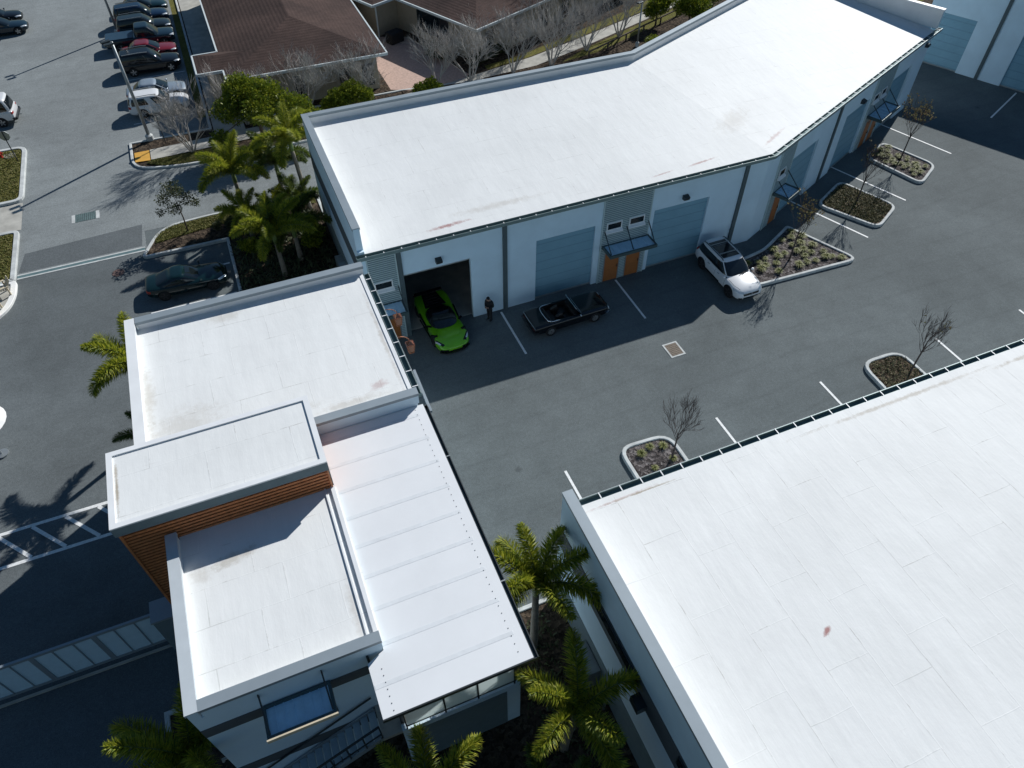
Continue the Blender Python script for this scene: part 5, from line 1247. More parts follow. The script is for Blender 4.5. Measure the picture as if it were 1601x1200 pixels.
sedan('dark teal sports coupe parked in tree shade beside the palm bed', 'teal', (-5.05, 38.98, 0), R_(-2), 4.65, 1.86, 1.30, sporty=True, rim='rim_dark')
GR = None
sedan('white sport utility car at the lamp post end of the parked row', 'white', (-4.75, 62.45, 0), R_(-3), 4.6, 1.86, 1.66, suv=True)
sedan('pale blue saloon parked between the white car and an empty bay', 'silverblue', (-4.75, 64.95, 0), R_(-2), 4.75, 1.82, 1.42)
sedan('large black sport utility car between the empty bay and the red car', 'black', (-4.85, 70.45, 0), R_(-1), 5.0, 1.96, 1.78, suv=True)
sedan('dark red saloon with a sunlit red roof in the parked row', 'red', (-4.75, 73.2, 0), R_(-1), 4.7, 1.84, 1.43)
def pickup(label, loc):
    t = thing('parked_car', (0, 0, 0), label, 'truck'); L, W = 5.9, 2.0; h, hw = L / 2, W / 2; c = PAINTS['bluegrey']; r = .40
    st = [(-h, hw * .96, .50, 1.08, 1.08), (-h + .05, hw * .99, .42, 1.14, 1.14), (-h + .5, hw, .40, 1.16, 1.16), (-h * .1, hw, .38, 1.14, 1.14), (h * .2, hw, .38, 1.12, 1.15), (h * .55, hw * .99, .40, 1.10, 1.18), (h - .3, hw * .96, .42, 1.04, 1.12), (h - .05, hw * .90, .46, .95, 1.0), (h, hw * .8, .52, .85, .88)]
    b = body_mesh(st, [c, MT['black']], 'body', t); finish(b, arch_cutters((-h + 1.2, h - 1.0), hw, r + .07, r))
    cab = Cab((-h * .14, h * .58, hw * .92, 1.08), (-h * .08, h * .30, hw * .76, 1.84), 5.2, .03); cab.shell(t, c); glaze(cab, t); wheels(t, (-h + 1.2, h - 1.0), hw, r, 'rim', .26)
    mb = MB(); mb.box(-h + .08, -h * .18, -hw * .86, hw * .86, 1.15, 1.20); mb.build('bed_cover', plain('bed_cover', (0.02, 0.05, 0.085), 0.4), t, bevel=.02)
    sk = Skin(b, t); sk.lamps(h, hw, 1.0, .92, .25); sk.front(h, hw, .80, .18); sk.seams(hw, (h * .50, h * .18, -h * .12), .46, 1.1); mirrors(t, h * .46, hw * .98, 1.2, c); place(t, loc, R_(-1)); return t
pickup('blue grey pickup truck with a covered bed in the parked row', (-5.3, 75.85, 0))
sedan('graphite sport utility car parked next to the pickup truck', 'grey', (-4.8, 78.6, 0), 0, 4.8, 1.9, 1.72, suv=True)
sedan('navy sport utility car second from the top of the parked row', 'navy', (-4.9, 81.3, 0), 0, 4.9, 1.92, 1.80, suv=True)
sedan('dark green car at the top end of the parked row', 'teal', (-4.7, 84.0, 0), 0, 4.7, 1.84, 1.45)
sedan('dark car cut off by the top left corner of the picture', 'black', (-17.9, 86.6, 0), 0, 4.7, 1.84, 1.45)
sedan('dark blue grey saloon at the left edge near the top', 'bluegrey', (-17.35, 83.85, 0), 0, 4.75, 1.84, 1.46, rim='rim')
def van():
    t = thing('parked_car', (0, 0, 0), 'white van with its rear door and window facing the road at the left edge', 'van')
    L, W = 5.0, 2.0; h, hw = L / 2, W / 2; c = PAINTS['vwhite']; r = .37
    st = [(-h, hw * .94, .48, 1.08, 1.10), (-h + .05, hw * .98, .40, 1.14, 1.16), (-h + .4, hw, .34, 1.16, 1.2), (0, hw, .32, 1.14, 1.2), (h * .4, hw, .32, 1.1, 1.2), (h - .4, hw * .96, .34, 1.0, 1.08), (h - .05, hw * .85, .4, .8, .84), (h, hw * .7, .46, .66, .7)]
    b = body_mesh(st, [c, MT['black']], 'body', t); finish(b, arch_cutters((-h + 1.05, h - .95), hw, r + .06, r))
    cab = Cab((-h + .02, h * .62, hw * .96, 1.08), (-h + .30, h * .26, hw * .84, 1.98), 6.5, .03); cab.shell(t, c); glaze(cab, t, rear=(149, 211)); wheels(t, (-h + 1.05, h - .95), hw, r, 'rim', .24)
    sk = Skin(b, t); sk.lamps(h, hw, .86, 1.0); sk.front(h, hw, .62); sk.seams(hw, (h * .5, .1, -1.0), .4, 1.1)
    trimbar('rear_bumper', t, [(-h + .2, -hw, .55), (-h - .06, -hw * .92, .55), (-h - .06, hw * .92, .55), (-h + .2, hw, .55)], .12, .18, MT['blackgloss'])
    trimbar('tow_bar', t, [(-h - .05, 0, .45), (-h - .28, 0, .45)], .06, .06, MT['steel']); mirrors(t, h * .5, hw, 1.25, c)
    place(t, (-17.75, 65.5, 0), R_(176)); return t
van()
# ------------------------------------------------------------------ plants
random.seed(11)
def ru(a, b): return random.uniform(a, b)
# --- feathery palms: every frond is a bottle brush of leaflets along an arching stalk
def frond_mesh(seed, L=2.5, droop=1.0, mat='palm_leaf'):
    rnd = random.Random(seed); mb = MB(); n = 38; pts = []
    for i in range(n + 1):
        t = i / n; a = R_(58) - droop * 2.05 * t ** 1.25
        if i == 0: p = Vector((0, 0, 0))
        else: p = pts[-1] + Vector((math.cos(a), 0, math.sin(a))) * (L / n)
        pts.append(p)
    mb.tube(pts, [0.035 * (1 - 0.8 * i / n) + 0.006 for i in range(n + 1)], 5, 1)
    for i in range(3, n + 1):
        t = i / n; d = (pts[min(i + 1, n)] - pts[i - 1]).normalized(); side = Vector((0, 1, 0)); up = side.cross(d) * -1
        ln = 0.56 * math.sin(math.pi * min(1, 0.14 + 0.80 * t)) ** 0.6 * (L / 2.5) ** 0.5
        for k in range(17):
            an = 2 * math.pi * k / 17 + rnd.uniform(-.28, .28) + i * 0.6
            rad = side * math.cos(an) + up * math.sin(an)
            q = (d * rnd.uniform(.35, .8) + rad * 1.0).normalized(); l = ln * rnd.uniform(.75, 1.1)
            if math.sin(an) < -.5: l *= 0.8
            p0 = pts[i] + d * rnd.uniform(-.05, .05); p1 = p0 + q * l * .55; p2 = p0 + q * l + Vector((0, 0, -.10 * l - .03)); w = q.cross(rad.cross(q) + d * .3).normalized() * 0.019
            mb.face([p0 - w * .5, p0 + w * .5, p1 + w, p1 - w]); mb.face([p1 - w, p1 + w, p2])
    me = mb.build('frond', [MT[mat], MT['crownshaft']])
    COL.objects.unlink(me); return me
FR = {m: [frond_mesh(i + 7 * j, 2.45 + .12 * i, d, m) for i, d in enumerate((0.50, 0.66, 0.84, 1.05))] for j, m in enumerate(('palm_leaf', 'palm_leaf_deep'))}
def palm(label, loc, h, nf=10, sc=1.0, seed=0, mat='palm_leaf', group='feathery palms in the beds', lean=(0, 0)):
    rnd = random.Random(seed); t = thing('palm_tree', loc, label, 'palm', group)
    mb = MB(); n = 14; pts = [Vector((lean[0] * (i / n) ** 1.5, lean[1] * (i / n) ** 1.5, h * i / n)) for i in range(n + 1)]
    V = []; 
    for i, p in enumerate(pts): V.append(p)
    mb.tube(pts, [0.17 - 0.06 * i / n + (0.03 if i == 0 else 0) + (0.008 if i % 2 else 0) for i in range(n + 1)], 12)
    mb.v = [(x + loc[0], y + loc[1], z + loc[2]) for x, y, z in mb.v]; tr = mb.build('trunk', MT['palm_trunk'], t, smooth=True)
    top = pts[-1]; mb = MB(); mb.tube([top + Vector((0, 0, -.05)), top + Vector((0, 0, .25)), top + Vector((0, 0, .6)), top + Vector((0, 0, .85))], [.125, .14, .11, .05], 12)
    mb.v = [(x + loc[0], y + loc[1], z + loc[2]) for x, y, z in mb.v]; mb.build('crownshaft', MT['crownshaft'], t, smooth=True)
    a0 = rnd.uniform(0, 6.28)
    for k in range(nf):
        src = FR[mat][min(3, int(4 * k / nf))]
        f = bpy.data.objects.new('frond', src.data); COL.objects.link(f); f.parent = t
        a = a0 + k * 2.4 + rnd.uniform(-.2, .2); f.location = top + Vector((math.cos(a) * .06, math.sin(a) * .06, .72 - .04 * k / nf * 6))
        s = sc * rnd.uniform(.88, 1.1); f.scale = (s, s, s); f.rotation_euler = (rnd.uniform(-.2, .2), 0.18 - .45 * (1 - k / nf), a)
    return t
palm('palm with bright sunlit fronds at the road end of the palm bed', (-0.75, 44.4, 0.1), 2.9, 11, 1.0, 1)
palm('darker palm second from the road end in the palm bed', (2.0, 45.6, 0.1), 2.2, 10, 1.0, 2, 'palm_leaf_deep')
palm('tall palm touching the corner of the long building', (3.35, 44.1, 0.1), 4.3, 10, 1.0, 3, lean=(-.2, .2))
palm('palm with a golden crown just behind the office parapet', (0.5, 37.6, 0.1), 2.5, 11, 1.0, 4)
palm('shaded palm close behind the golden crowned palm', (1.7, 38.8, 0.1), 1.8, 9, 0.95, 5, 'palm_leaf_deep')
palm('short young palm low in the middle of the palm bed', (0.9, 42.1, 0.1), 0.7, 9, 0.8, 6)
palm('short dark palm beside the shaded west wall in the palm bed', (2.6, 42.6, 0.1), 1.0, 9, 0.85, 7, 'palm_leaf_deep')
palm('palm in the sunny gap between the office and the near workshop', (5.25, 10.65, 0.1), 4.5, 9, 1.0, 8)
palm('wide palm with lime fronds along the near workshop wall', (4.75, 6.75, 0.1), 3.7, 7, 1.0, 9, lean=(.15, -.2))
palm('palm with the bright tufted frond at the bottom below the terrace', (-0.4, 6.1, 0.1), 2.9, 8, 0.92, 10)
palm('dark green palm at the lower left corner of the office', (-6.75, 10.0, 0.1), 3.3, 9, 1.0, 11)
palm('palm peeping past the left parapet of the office', (-7.1, 28.4, 0.05), 3.5, 9, 1.0, 12)
palm('dark palm low against the left wall of the office', (-7.05, 24.6, 0.05), 2.5, 7, 0.72, 15, 'palm_leaf_deep')
palm('low palm at the bottom edge beside the near workshop', (3.2, 4.2, 0.1), 2.4, 8, 0.9, 14, 'palm_leaf_deep')

# --- branching trees
def branch(mb, p, d, L, r, lev, rnd, spread, up, kids, tips, m=0, sides=5):
    n = 3; pts = [p]; dd = d.copy()
    for i in range(n):
        dd = (dd + Vector((rnd.uniform(-1, 1), rnd.uniform(-1, 1), rnd.uniform(-.6, 1))) * 0.16 + Vector((0, 0, up))).normalized(); pts.append(pts[-1] + dd * L / n)
    rr = [r * (1 - 0.45 * i / n) for i in range(n + 1)]
    mb.tube(pts, rr, max(3, sides), m, cap=False)
    if lev == 0: tips.append((pts[-1], dd)); return
    k = kids[len(kids) - lev]
    for i in range(k):
        t = rnd.uniform(.45, 1.0) if i else 1.0; j = min(n - 1, int(t * n)); q = pts[j].lerp(pts[j + 1], t * n - j)
        ax = Vector((rnd.uniform(-1, 1), rnd.uniform(-1, 1), rnd.uniform(-.5, .5))).normalized(); nd = (dd + ax * spread * rnd.uniform(.6, 1.2)).normalized()
        branch(mb, q, nd, L * rnd.uniform(.62, .85), max(.0085, rr[-1] * rnd.uniform(.6, .8)), lev - 1, rnd, spread, up, kids, tips, m, sides - 1); 
def bare_mesh(seed, stems=5, h=4.9, mat='bark_grey', spread=.66, kids=(4, 4, 4, 4), r=.075, lean=.42):
    rnd = random.Random(seed); mb = MB(); tips = []
    for s in range(stems):
        a = 2 * math.pi * s / stems + rnd.uniform(-.3, .3); d = Vector((math.cos(a) * lean, math.sin(a) * lean, 1)).normalized()
        branch(mb, Vector((math.cos(a) * .08, math.sin(a) * .08, 0)), d, h * .36, r, len(kids), rnd, spread, .05, kids, tips)
    return mb, tips
def bare_tree(seed, label, loc, group=None, **kw):
    mb, tips = bare_mesh(seed, **kw)
    o = mb.build('bare_tree', MT[kw.get('mat', 'bark_grey')]); o.location = loc; tag(o, label, 'tree', group); return o
BT = [bare_tree(s, 'pale leafless tree spreading over the white car near the lamp post' if s == 1 else ('many stemmed leafless tree in front of the beige wall with windows' if s == 2 else 'leafless tree at the kinked corner of the north walk'), l, 'bare trees beyond the long building', stems=st)
      for s, l, st in ((1, (-3.15, 54.7, .1), 5), (2, (6.0, 57.3, .1), 5), (3, (23.86, 57.5, .1), 4))]
for i, (x, y, rz, s, lab) in enumerate([(1.3, 57.4, 1.2, .95, 'leafless tree at the left end of the brown roofed wall'), (10.6, 57.3, 2.0, 1.0, 'leafless tree at the right end of the brown roofed wall'), (17.0, 57.6, .4, 1.05, 'leafless tree in front of the pink courtyard'), (19.9, 57.45, 3.1, 1.1, 'dense leafless tree right of the courtyard below the roof corner'),
                                      (27.4, 57.4, 5.0, 1.05, 'leafless tree at the near edge of the pale walk'), (31.6, 58.9, .9, 1.1, 'leafless tree with forked trunk in the middle of the pale walk'), (35.65, 60.3, 2.4, 1.1, 'leafless tree left of the slim lamp post'),
                                      (24.8, 61.2, 4.0, 1.0, 'leafless tree behind the walk against the dark bed'), (29.0, 63.0, 1.9, 1.1, 'tall leafless tree at the top edge behind the walk'), (33.5, 65.0, 3.3, 1.1, 'leafless tree at the top edge above the forked tree')]):
    copy_thing(BT[i % 3], (x, y, .1), rz, (s * (1 + .12 * math.sin(i * 2.1)), s * (1 + .12 * math.cos(i * 1.7)), s * (.95 + .14 * math.sin(i * 3.3))), lab)
# island trees: slim trunk, upright twigs, a few dry leaves
def island_tree(seed, label, loc, leaves, h=4.6, rz=0, lean=(0, 0), mat='bark_dark', cat='tree'):
    rnd = random.Random(seed); t = thing('young_tree', loc, label, 'tree', 'young trees in the kerbed islands'); mb = MB(); tips = []
    th = h * .48; mb.tube([(0, 0, 0), (lean[0] * .4, lean[1] * .4, th * .5), (lean[0], lean[1], th)], [.055, .045, .035], 7)
    for s in range(9):
        a = s * 2.4 + rnd.uniform(-.3, .3); z = th * (.72 + .28 * s / 8); f = z / th
        branch(mb, Vector((lean[0] * f, lean[1] * f, z)), Vector((math.cos(a) * .55, math.sin(a) * .55, .95)).normalized(), h * .23, .02, 3, rnd, .42, .10, (3, 3, 3), tips, sides=4)
    mb.v = [(x + loc[0], y + loc[1], z + loc[2]) for x, y, z in mb.v]; mb.build('trunk', MT[mat], t)
    if leaves:
        mb = MB(); rnd.shuffle(tips)
        for p, d in tips[:leaves]:
            for k in range(2):
                c = p + Vector((rnd.uniform(-.1, .1), rnd.uniform(-.1, .1), rnd.uniform(-.14, .06))); u = Vector((rnd.uniform(-1, 1), rnd.uniform(-1, 1), rnd.uniform(-1, 1))).normalized(); v = u.orthogonal().normalized()
                mb.face([c - u * .075, c + v * .04, c + u * .075, c - v * .04])
        mb.v = [(x + loc[0], y + loc[1], z + loc[2]) for x, y, z in mb.v]; mb.build('leaves', MT['leaf_autumn'], t)
    return t
island_tree(21, 'young tree with a few brown leaves in the island beside the white car', (29.9, 27.05, .12), 110, 4.2)
island_tree(22, 'nearly bare young tree in the middle kerbed island', (37.9, 30.4, .12), 14, 4.1)
island_tree(23, 'young tree full of brown leaves in the far kerbed island', (44.5, 33.5, .12), 160, 4.3)
island_tree(24, 'bare purple brown young tree in the near island by the roof gutter', (15.1, 16.5, .12), 0, 4.0)
island_tree(25, 'bare dark young tree in the right hand near island', (29.9, 16.6, .12), 8, 3.8)

# --- leafy crowns: leaf clumps filling several overlapping lobes
def crown(mb, lobes, n, size, rnd, m=0):
    tot = sum(r[3] ** 2 for r in lobes)
    for (cx, cy, cz, R) in lobes:
        k = int(n * R * R / tot)
        for i in range(k):
            u = Vector((rnd.gauss(0, 1), rnd.gauss(0, 1), rnd.gauss(0, 1))).normalized(); rr = R * (rnd.random() ** .38) * (0.82 + .28 * math.sin(u.x * 5 + cx) * math.sin(u.y * 6 + cy) * math.sin(u.z * 5))
            c = Vector((cx, cy, cz)) + Vector((u.x * rr, u.y * rr, u.z * rr * .8))
            a = (u + Vector((rnd.uniform(-1, 1), rnd.uniform(-1, 1), rnd.uniform(-.4, 1))) * .9).normalized(); b = a.orthogonal().normalized(); b.rotate(Matrix.Rotation(rnd.uniform(0, 6.28), 3, a)); s = size * rnd.uniform(.6, 1.3)
            mb.face([c - b * s * .30, c + a * s * .55, c + b * s * .30, c - a * s * .25], m)
def leafy(seed, label, loc, lobes, n, size, mat, trunk_h, r=.12, name='leafy_tree', cat='tree', group=None, bark='bark_brown'):
    rnd = random.Random(seed); t = thing(name, loc, label, cat, group); L = Vector(loc); mb = MB()
    if trunk_h:
        mb.tube([L, L + Vector((.05, .03, trunk_h * .5)), L + Vector((0, 0, trunk_h))], [r, r * .8, r * .6], 8)
        for (cx, cy, cz, R) in lobes: mb.tube([L + Vector((0, 0, trunk_h * .9)), L + Vector((cx * .5, cy * .5, (trunk_h + cz) / 2)), L + Vector((cx, cy, cz + R * .3))], [r * .45, r * .3, .015], 5)
        mb.build('trunk', MT[bark], t, smooth=True)
    mb = MB(); crown(mb, [(cx + L.x, cy + L.y, cz + L.z, R) for cx, cy, cz, R in lobes], n, size, rnd); mb.build('crown', MT[mat], t)
    return t
leafy(31, 'big round bright green tree behind the palms', (2.0, 53.9, .1), [(-.5, .3, 3.9, 1.8), (1.1, .2, 3.5, 1.6), (-1.8, -.4, 3.2, 1.4), (2.3, -.9, 2.9, 1.4), (.1, -1.2, 3.2, 1.5), (.4, 1.0, 3.5, 1.4), (-2.9, -1.7, 1.7, 1.1), (-.8, .9, 4.2, 1.2), (3.2, -.5, 2.6, 1.1), (3.9, -1.2, 2.0, .9)], 22000, .20, 'leaf_green', 3.0, .16)
leafy(32, 'round clipped green shrub at the corner of the long roof', (9.0, 55.7, .1), [(-.7, 0, 1.5, 1.1), (.5, .3, 1.7, 1.2), (1.4, -.1, 1.4, .9), (-1.5, -.2, 1.2, .8)], 9000, .18, 'leaf_green', .8, .1, 'shrub', 'shrub')
leafy(33, 'small sunlit green shrub by the pink courtyard', (15.5, 55.6, .1), [(-.5, 0, 1.0, .8), (.4, .2, 1.1, .8), (.9, -.2, .9, .6)], 4500, .17, 'leaf_green', .5, .07, 'shrub', 'shrub')
leafy(34, 'thin grey green young tree by the end of the palm bed', (-4.55, 44.55, .1), [(0, 0, 3.2, .8), (-.7, .2, 2.5, .6), (.7, -.1, 2.4, .65), (.2, .5, 2.7, .6), (-.2, -.6, 2.2, .6), (-1.1, -.2, 1.9, .4), (1.1, .1, 1.9, .4)], 2100, .13, 'leaf_olive', 2.2, .05)
leafy(35, 'green tree on the left of the pair beyond the lamp post', (40.0, 61.2, .1), [(0, 0, 1.9, 1.3), (.9, .3, 2.2, 1.1), (-.8, -.2, 1.6, .9)], 6500, .19, 'leaf_green', 1.2, .1)
leafy(36, 'green and yellow tree next to the parapet beyond the lamp post', (42.6, 59.6, .1), [(0, 0, 2.3, 1.5), (1.1, .2, 2.0, 1.3), (-.8, .3, 2.1, 1.2), (.4, -.6, 1.6, 1.0)], 9000, .19, 'leaf_green', 1.2, .12)
leafy(37, 'dark green tree against the parapet at the top edge', (46.0, 61.0, .1), [(0, 0, 2.4, 1.4), (1.5, .5, 2.6, 1.5), (-1.2, .4, 2.2, 1.0)], 6000, .18, 'leaf_green', 1.6, .1)
leafy(38, 'grey green shrub in the shade below the courtyard window', (18.7, 62.5, .1), [(-.4, 0, .9, .9), (.5, .3, 1.0, .8), (.2, -.6, .7, .7)], 2600, .16, 'leaf_olive', .4, .05, 'shrub', 'shrub')
leafy(39, 'yellow green shrub below the slim lamp post', (37.1, 56.9, .1), [(0, 0, .7, .8), (.6, .4, .6, .6)], 2200, .13, 'leaf_green', .3, .05, 'shrub', 'shrub')
leafy(40, 'small dark ficus shrub under the palms by the notch kerb', (-1.3, 43.9, .1), [(-.5, 0, .4, .5), (.5, .1, .45, .5), (1.4, -.1, .4, .45), (-1.4, .1, .35, .4)], 2600, .12, 'leaf_olive', .2, .03, 'shrub', 'shrub')
leafy(41, 'low dark hedge clump beside the north walk', (22.2, 60.6, .1), [(-.9, -.5, .4, .7), (.1, 0, .5, .8), (1.1, .5, .5, .8), (2.1, .9, .45, .7)], 3800, .15, 'leaf_olive', .2, .04, 'shrub', 'shrub')
leafy(42, 'small green shrub in the dark ground between palms and office', (2.6, 33.0, .1), [(0, 0, .5, .6), (.6, .4, .4, .5)], 1200, .13, 'leaf_olive', .2, .04, 'shrub', 'shrub')

leafy(43, 'bright leafy shrub among the palm trunks near the verge strip', (0.6, 43.5, .1), [(0, 0, .7, .8), (.7, .3, .6, .7), (-.7, .2, .55, .6)], 3000, .17, 'leaf_green', .3, .04, 'shrub', 'shrub')
leafy(44, 'mid green shrub under the golden crowned palm', (-0.9, 40.6, .1), [(0, 0, .6, .7), (.7, -.3, .5, .6), (-.5, .5, .45, .5)], 2400, .16, 'leaf_green', .3, .04, 'shrub', 'shrub')
leafy(45, 'green shrub beside the meter box in the palm bed', (2.7, 39.6, .1), [(0, 0, .8, .8), (.4, .8, .7, .7)], 2600, .17, 'leaf_green', .3, .04, 'shrub', 'shrub')
palm('short palm with raised fronds between the verge and the golden crown', (-0.7, 41.9, 0.1), 1.2, 9, 0.85, 16)
# --- grass clumps in the islands
def tuft_mesh(seed, n=120, R=.31):
    rnd = random.Random(seed); mb = MB()
    for i in range(n):
        a = rnd.uniform(0, 6.28); l = R * rnd.uniform(.7, 1.25); d = Vector((math.cos(a), math.sin(a), 0)); w = Vector((-d.y, d.x, 0)) * .013; b = d * rnd.uniform(0, .05); el = rnd.uniform(.35, 1.25)
        p1 = b + d * l * .55 * math.cos(el) + Vector((0, 0, l * .6 * math.sin(el) + .05)); p2 = b + d * l * (.6 + .4 * math.cos(el)) + Vector((0, 0, l * (.55 * math.sin(el)) - .02 + .06))
        mb.face([b - w, b + w, p1 + w, p1 - w]); mb.face([p1 - w, p1 + w, p2])
    o = mb.build('grass_clump', MT['grass_tuft']); COL.objects.unlink(o); return o
TU = [tuft_mesh(s) for s in (51, 52, 53)]
def inside(p, poly):
    c = False; n = len(poly)
    for i in range(n):
        (x1, y1), (x2, y2) = poly[i], poly[(i + 1) % n]
        if (y1 > p[1]) != (y2 > p[1]) and p[0] < (x2 - x1) * (p[1] - y1) / (y2 - y1) + x1: c = not c
    return c
def tufts(poly, gap, label, group, fill=1.0, margin=.42, seed=5, sc=1.0):
    rnd = random.Random(seed); inn = inset(poly, margin); xs = [p[0] for p in inn]; ys = [p[1] for p in inn]
    row = 0; y = min(ys)
    while y < max(ys):
        x = min(xs) + (gap / 2 if row % 2 else 0)
        while x < max(xs):
            p = (x + rnd.uniform(-.13, .13), y + rnd.uniform(-.13, .13))
            if inside(p, inn) and rnd.random() < fill:
                o = bpy.data.objects.new('grass_clump', TU[rnd.randrange(3)].data); COL.objects.link(o); o.location = (*p, .11); s = sc * rnd.uniform(.75, 1.2); o.scale = (s, s, s * rnd.uniform(.8, 1.1)); o.rotation_euler = (0, 0, rnd.uniform(0, 6.28)); tag(o, label, 'grass clump', group)
            x += gap
        y += gap * .86; row += 1
tufts(ISL_SUV, .68, 'yellow green grass clump in the island beside the white car', 'grass clumps beside the white car', .92)
tufts(ISL_FAR, .60, 'grass clump in the far kerbed island under the leafy young tree', 'grass clumps in the far island', .92, seed=6, sc=.9)
tufts(ISL_NEAR, .62, 'grass clump in the near island by the roof gutter', 'grass clumps in the near island', .6, seed=8, sc=.85)
def cover(name, poly, n, mat, size, seed, label, cat, z=.11, margin=.25, h=.16):
    rnd = random.Random(seed); inn = inset(poly, margin); xs = [p[0] for p in inn]; ys = [p[1] for p in inn]; mb = MB(); k = 0
    while k < n:
        p = (rnd.uniform(min(xs), max(xs)), rnd.uniform(min(ys), max(ys)))
        if not inside(p, inn): continue
        k += 1; c = Vector((*p, z)); a = rnd.uniform(0, 6.28); d = Vector((math.cos(a), math.sin(a), rnd.uniform(.3, 1.4))).normalized(); w = Vector((-math.sin(a), math.cos(a), 0)) * size * .22; l = size * rnd.uniform(.6, 1.3)
        hh = h * rnd.random() * (0.4 + 0.6 * abs(math.sin(p[0] * 2.3) * math.cos(p[1] * 2.7)))
        c.z += hh; mb.face([c - w, c + w, c + d * l + w * .3, c + d * l - w * .3])
    o = mb.build(name, MT[mat]); tag(o, label, cat, kind='stuff'); return o
cover('ground_cover', ISL_MID, 3600, 'groundcover', .16, 61, 'brown green ground cover filling the middle island', 'ground cover')
cover('ground_cover', ISL_NEAR2, 1800, 'groundcover', .13, 62, 'dry ground cover in the right hand near island', 'ground cover')
cover('grass', [(-6.6, 44.0), (-5.5, 44.2), (-3.0, 44.5), (0.0, 44.55), (3.9, 44.6), (3.9, 45.72), (-3.3, 45.72), (-5.6, 45.6), (-6.5, 44.9)], 9000, 'lawn_blade', .12, 63, 'green grass strip along the road side of the palm bed', 'grass', .125, .02, .02)
cover('grass', rect(-24, -14.95, 52.95, 60.1), 14000, 'lawn_blade', .14, 64, 'winter grass on the verge with the stop sign', 'grass', .12, .05, .02)
cover('grass', rect(-22, -15.1, 43.75, 48.7), 9000, 'lawn_blade', .14, 65, 'winter grass on the verge below the concrete walk', 'grass', .12, .05, .02)
cover('grass', [(-6.5, 54.4), (-5.4, 53.55), (-3.9, 53.3), (-1.8, 53.3), (-1.8, 54.6), (-6.0, 54.6)], 3500, 'lawn_blade', .12, 66, 'brownish grass beside the yellow tactile pad', 'grass', .13, .02, .02)
cover('ground_cover', [(-2.2, 27.3), (3.7, 27.3), (3.7, 43.9), (-2.2, 43.9)], 5200, 'leaf_olive', .26, 67, 'low dark foliage under the palms in the palm bed', 'ground cover', .13, .1, .45)
cover('ground_cover', [(3.9, -8), (6.3, -8), (6.3, 11.8), (3.9, 11.8)], 1400, 'leaf_olive', .2, 68, 'sparse dark foliage between the office and the near workshop', 'ground cover', .12, .1, .2)
# ------------------------------------------------------------------ lamps, signs, lanterns, person
def lamp_post(label, loc, h, r, heads, rz, group=None):
    t = thing('street_lamp', loc, label, 'lamp post', group); x, y, z = loc
    mb = MB(); mb.tube([(x, y, z), (x, y, z + h)], [r, r * .75], 12); mb.build('pole', MT['steel'], t, smooth=True)
    mb = MB(); mb.lathe([(r * 2.2, z), (r * 2.2, z + .35), (r * 1.2, z + .45)], 16, c=(x, y, 0)); mb.build('base', MT['kerb'], t)
    d = Vector((math.cos(rz), math.sin(rz), 0)); p = Vector((-d.y, d.x, 0)); top = Vector((x, y, z + h))
    for k, o in enumerate(heads):
        mb = MB(); c = top + p * o[0] + d * o[1]
        mb.bar(top + Vector((0, 0, -.12)), c + Vector((0, 0, -.02)), .06)
        f = lambda u, v, w: c + d * u + p * v + Vector((0, 0, w)); mb.box(-.32, .32, -.15, .15, -.05, .05, fr=f); hd = mb.build('lamp_head', MT['dark_metal'], t, bevel=.015)
        mb = MB(); mb.box(-.26, .26, -.11, .11, -.066, -.051, fr=f); mb.build('lens', MT['lamp_glass'], hd)
    return t
lamp_post('tall steel lamp post with twin heads at the end of the parked car row', (-5.95, 57.85, .1), 7.3, .13, [(.28, -.3), (-.28, -.3)], 0.35)
lamp_post('tall lamp post with twin heads at the upper end of the parked car row', (-7.3, 79.6, 0), 7.3, .12, [(.3, -.3), (-.3, -.3)], 0.35)
lamp_post('slim lamp post with one head beside the pale walk', (36.2, 57.9, .1), 3.9, .08, [(0, -.35)], .42)
def sign(label, loc, h, face, rz, r=.38):
    t = thing('traffic_sign', loc, label, 'sign'); x, y, z = loc; mb = MB(); mb.bar((x, y, z), (x, y, z + h), .06); mb.build('post', MT['dark_metal'], t)
    d = Vector((math.cos(rz), math.sin(rz), 0)); p = Vector((-d.y, d.x, 0)); mb = MB(); n = 8; c = Vector((x, y, z + h - r)) + d * .04
    a = [c + p * r * math.cos(R_(22.5 + 45 * k)) + Vector((0, 0, r * math.sin(R_(22.5 + 45 * k)))) for k in range(n)]; b = [q + d * .02 for q in a]
    mb.face(b); mb.face(a[::-1])
    for k in range(n): mb.face([a[k], a[(k + 1) % n], b[(k + 1) % n], b[k]])
    mb.build('plate', face, t); return t
sign('traffic sign seen from behind on the grass verge beside the van', (-15.15, 58.3, .1), 2.4, MT['steel'], R_(80))
sign('small sign on a thin post next to the lamp post', (-4.9, 56.75, .1), 2.2, MT['steel'], R_(75), .26)
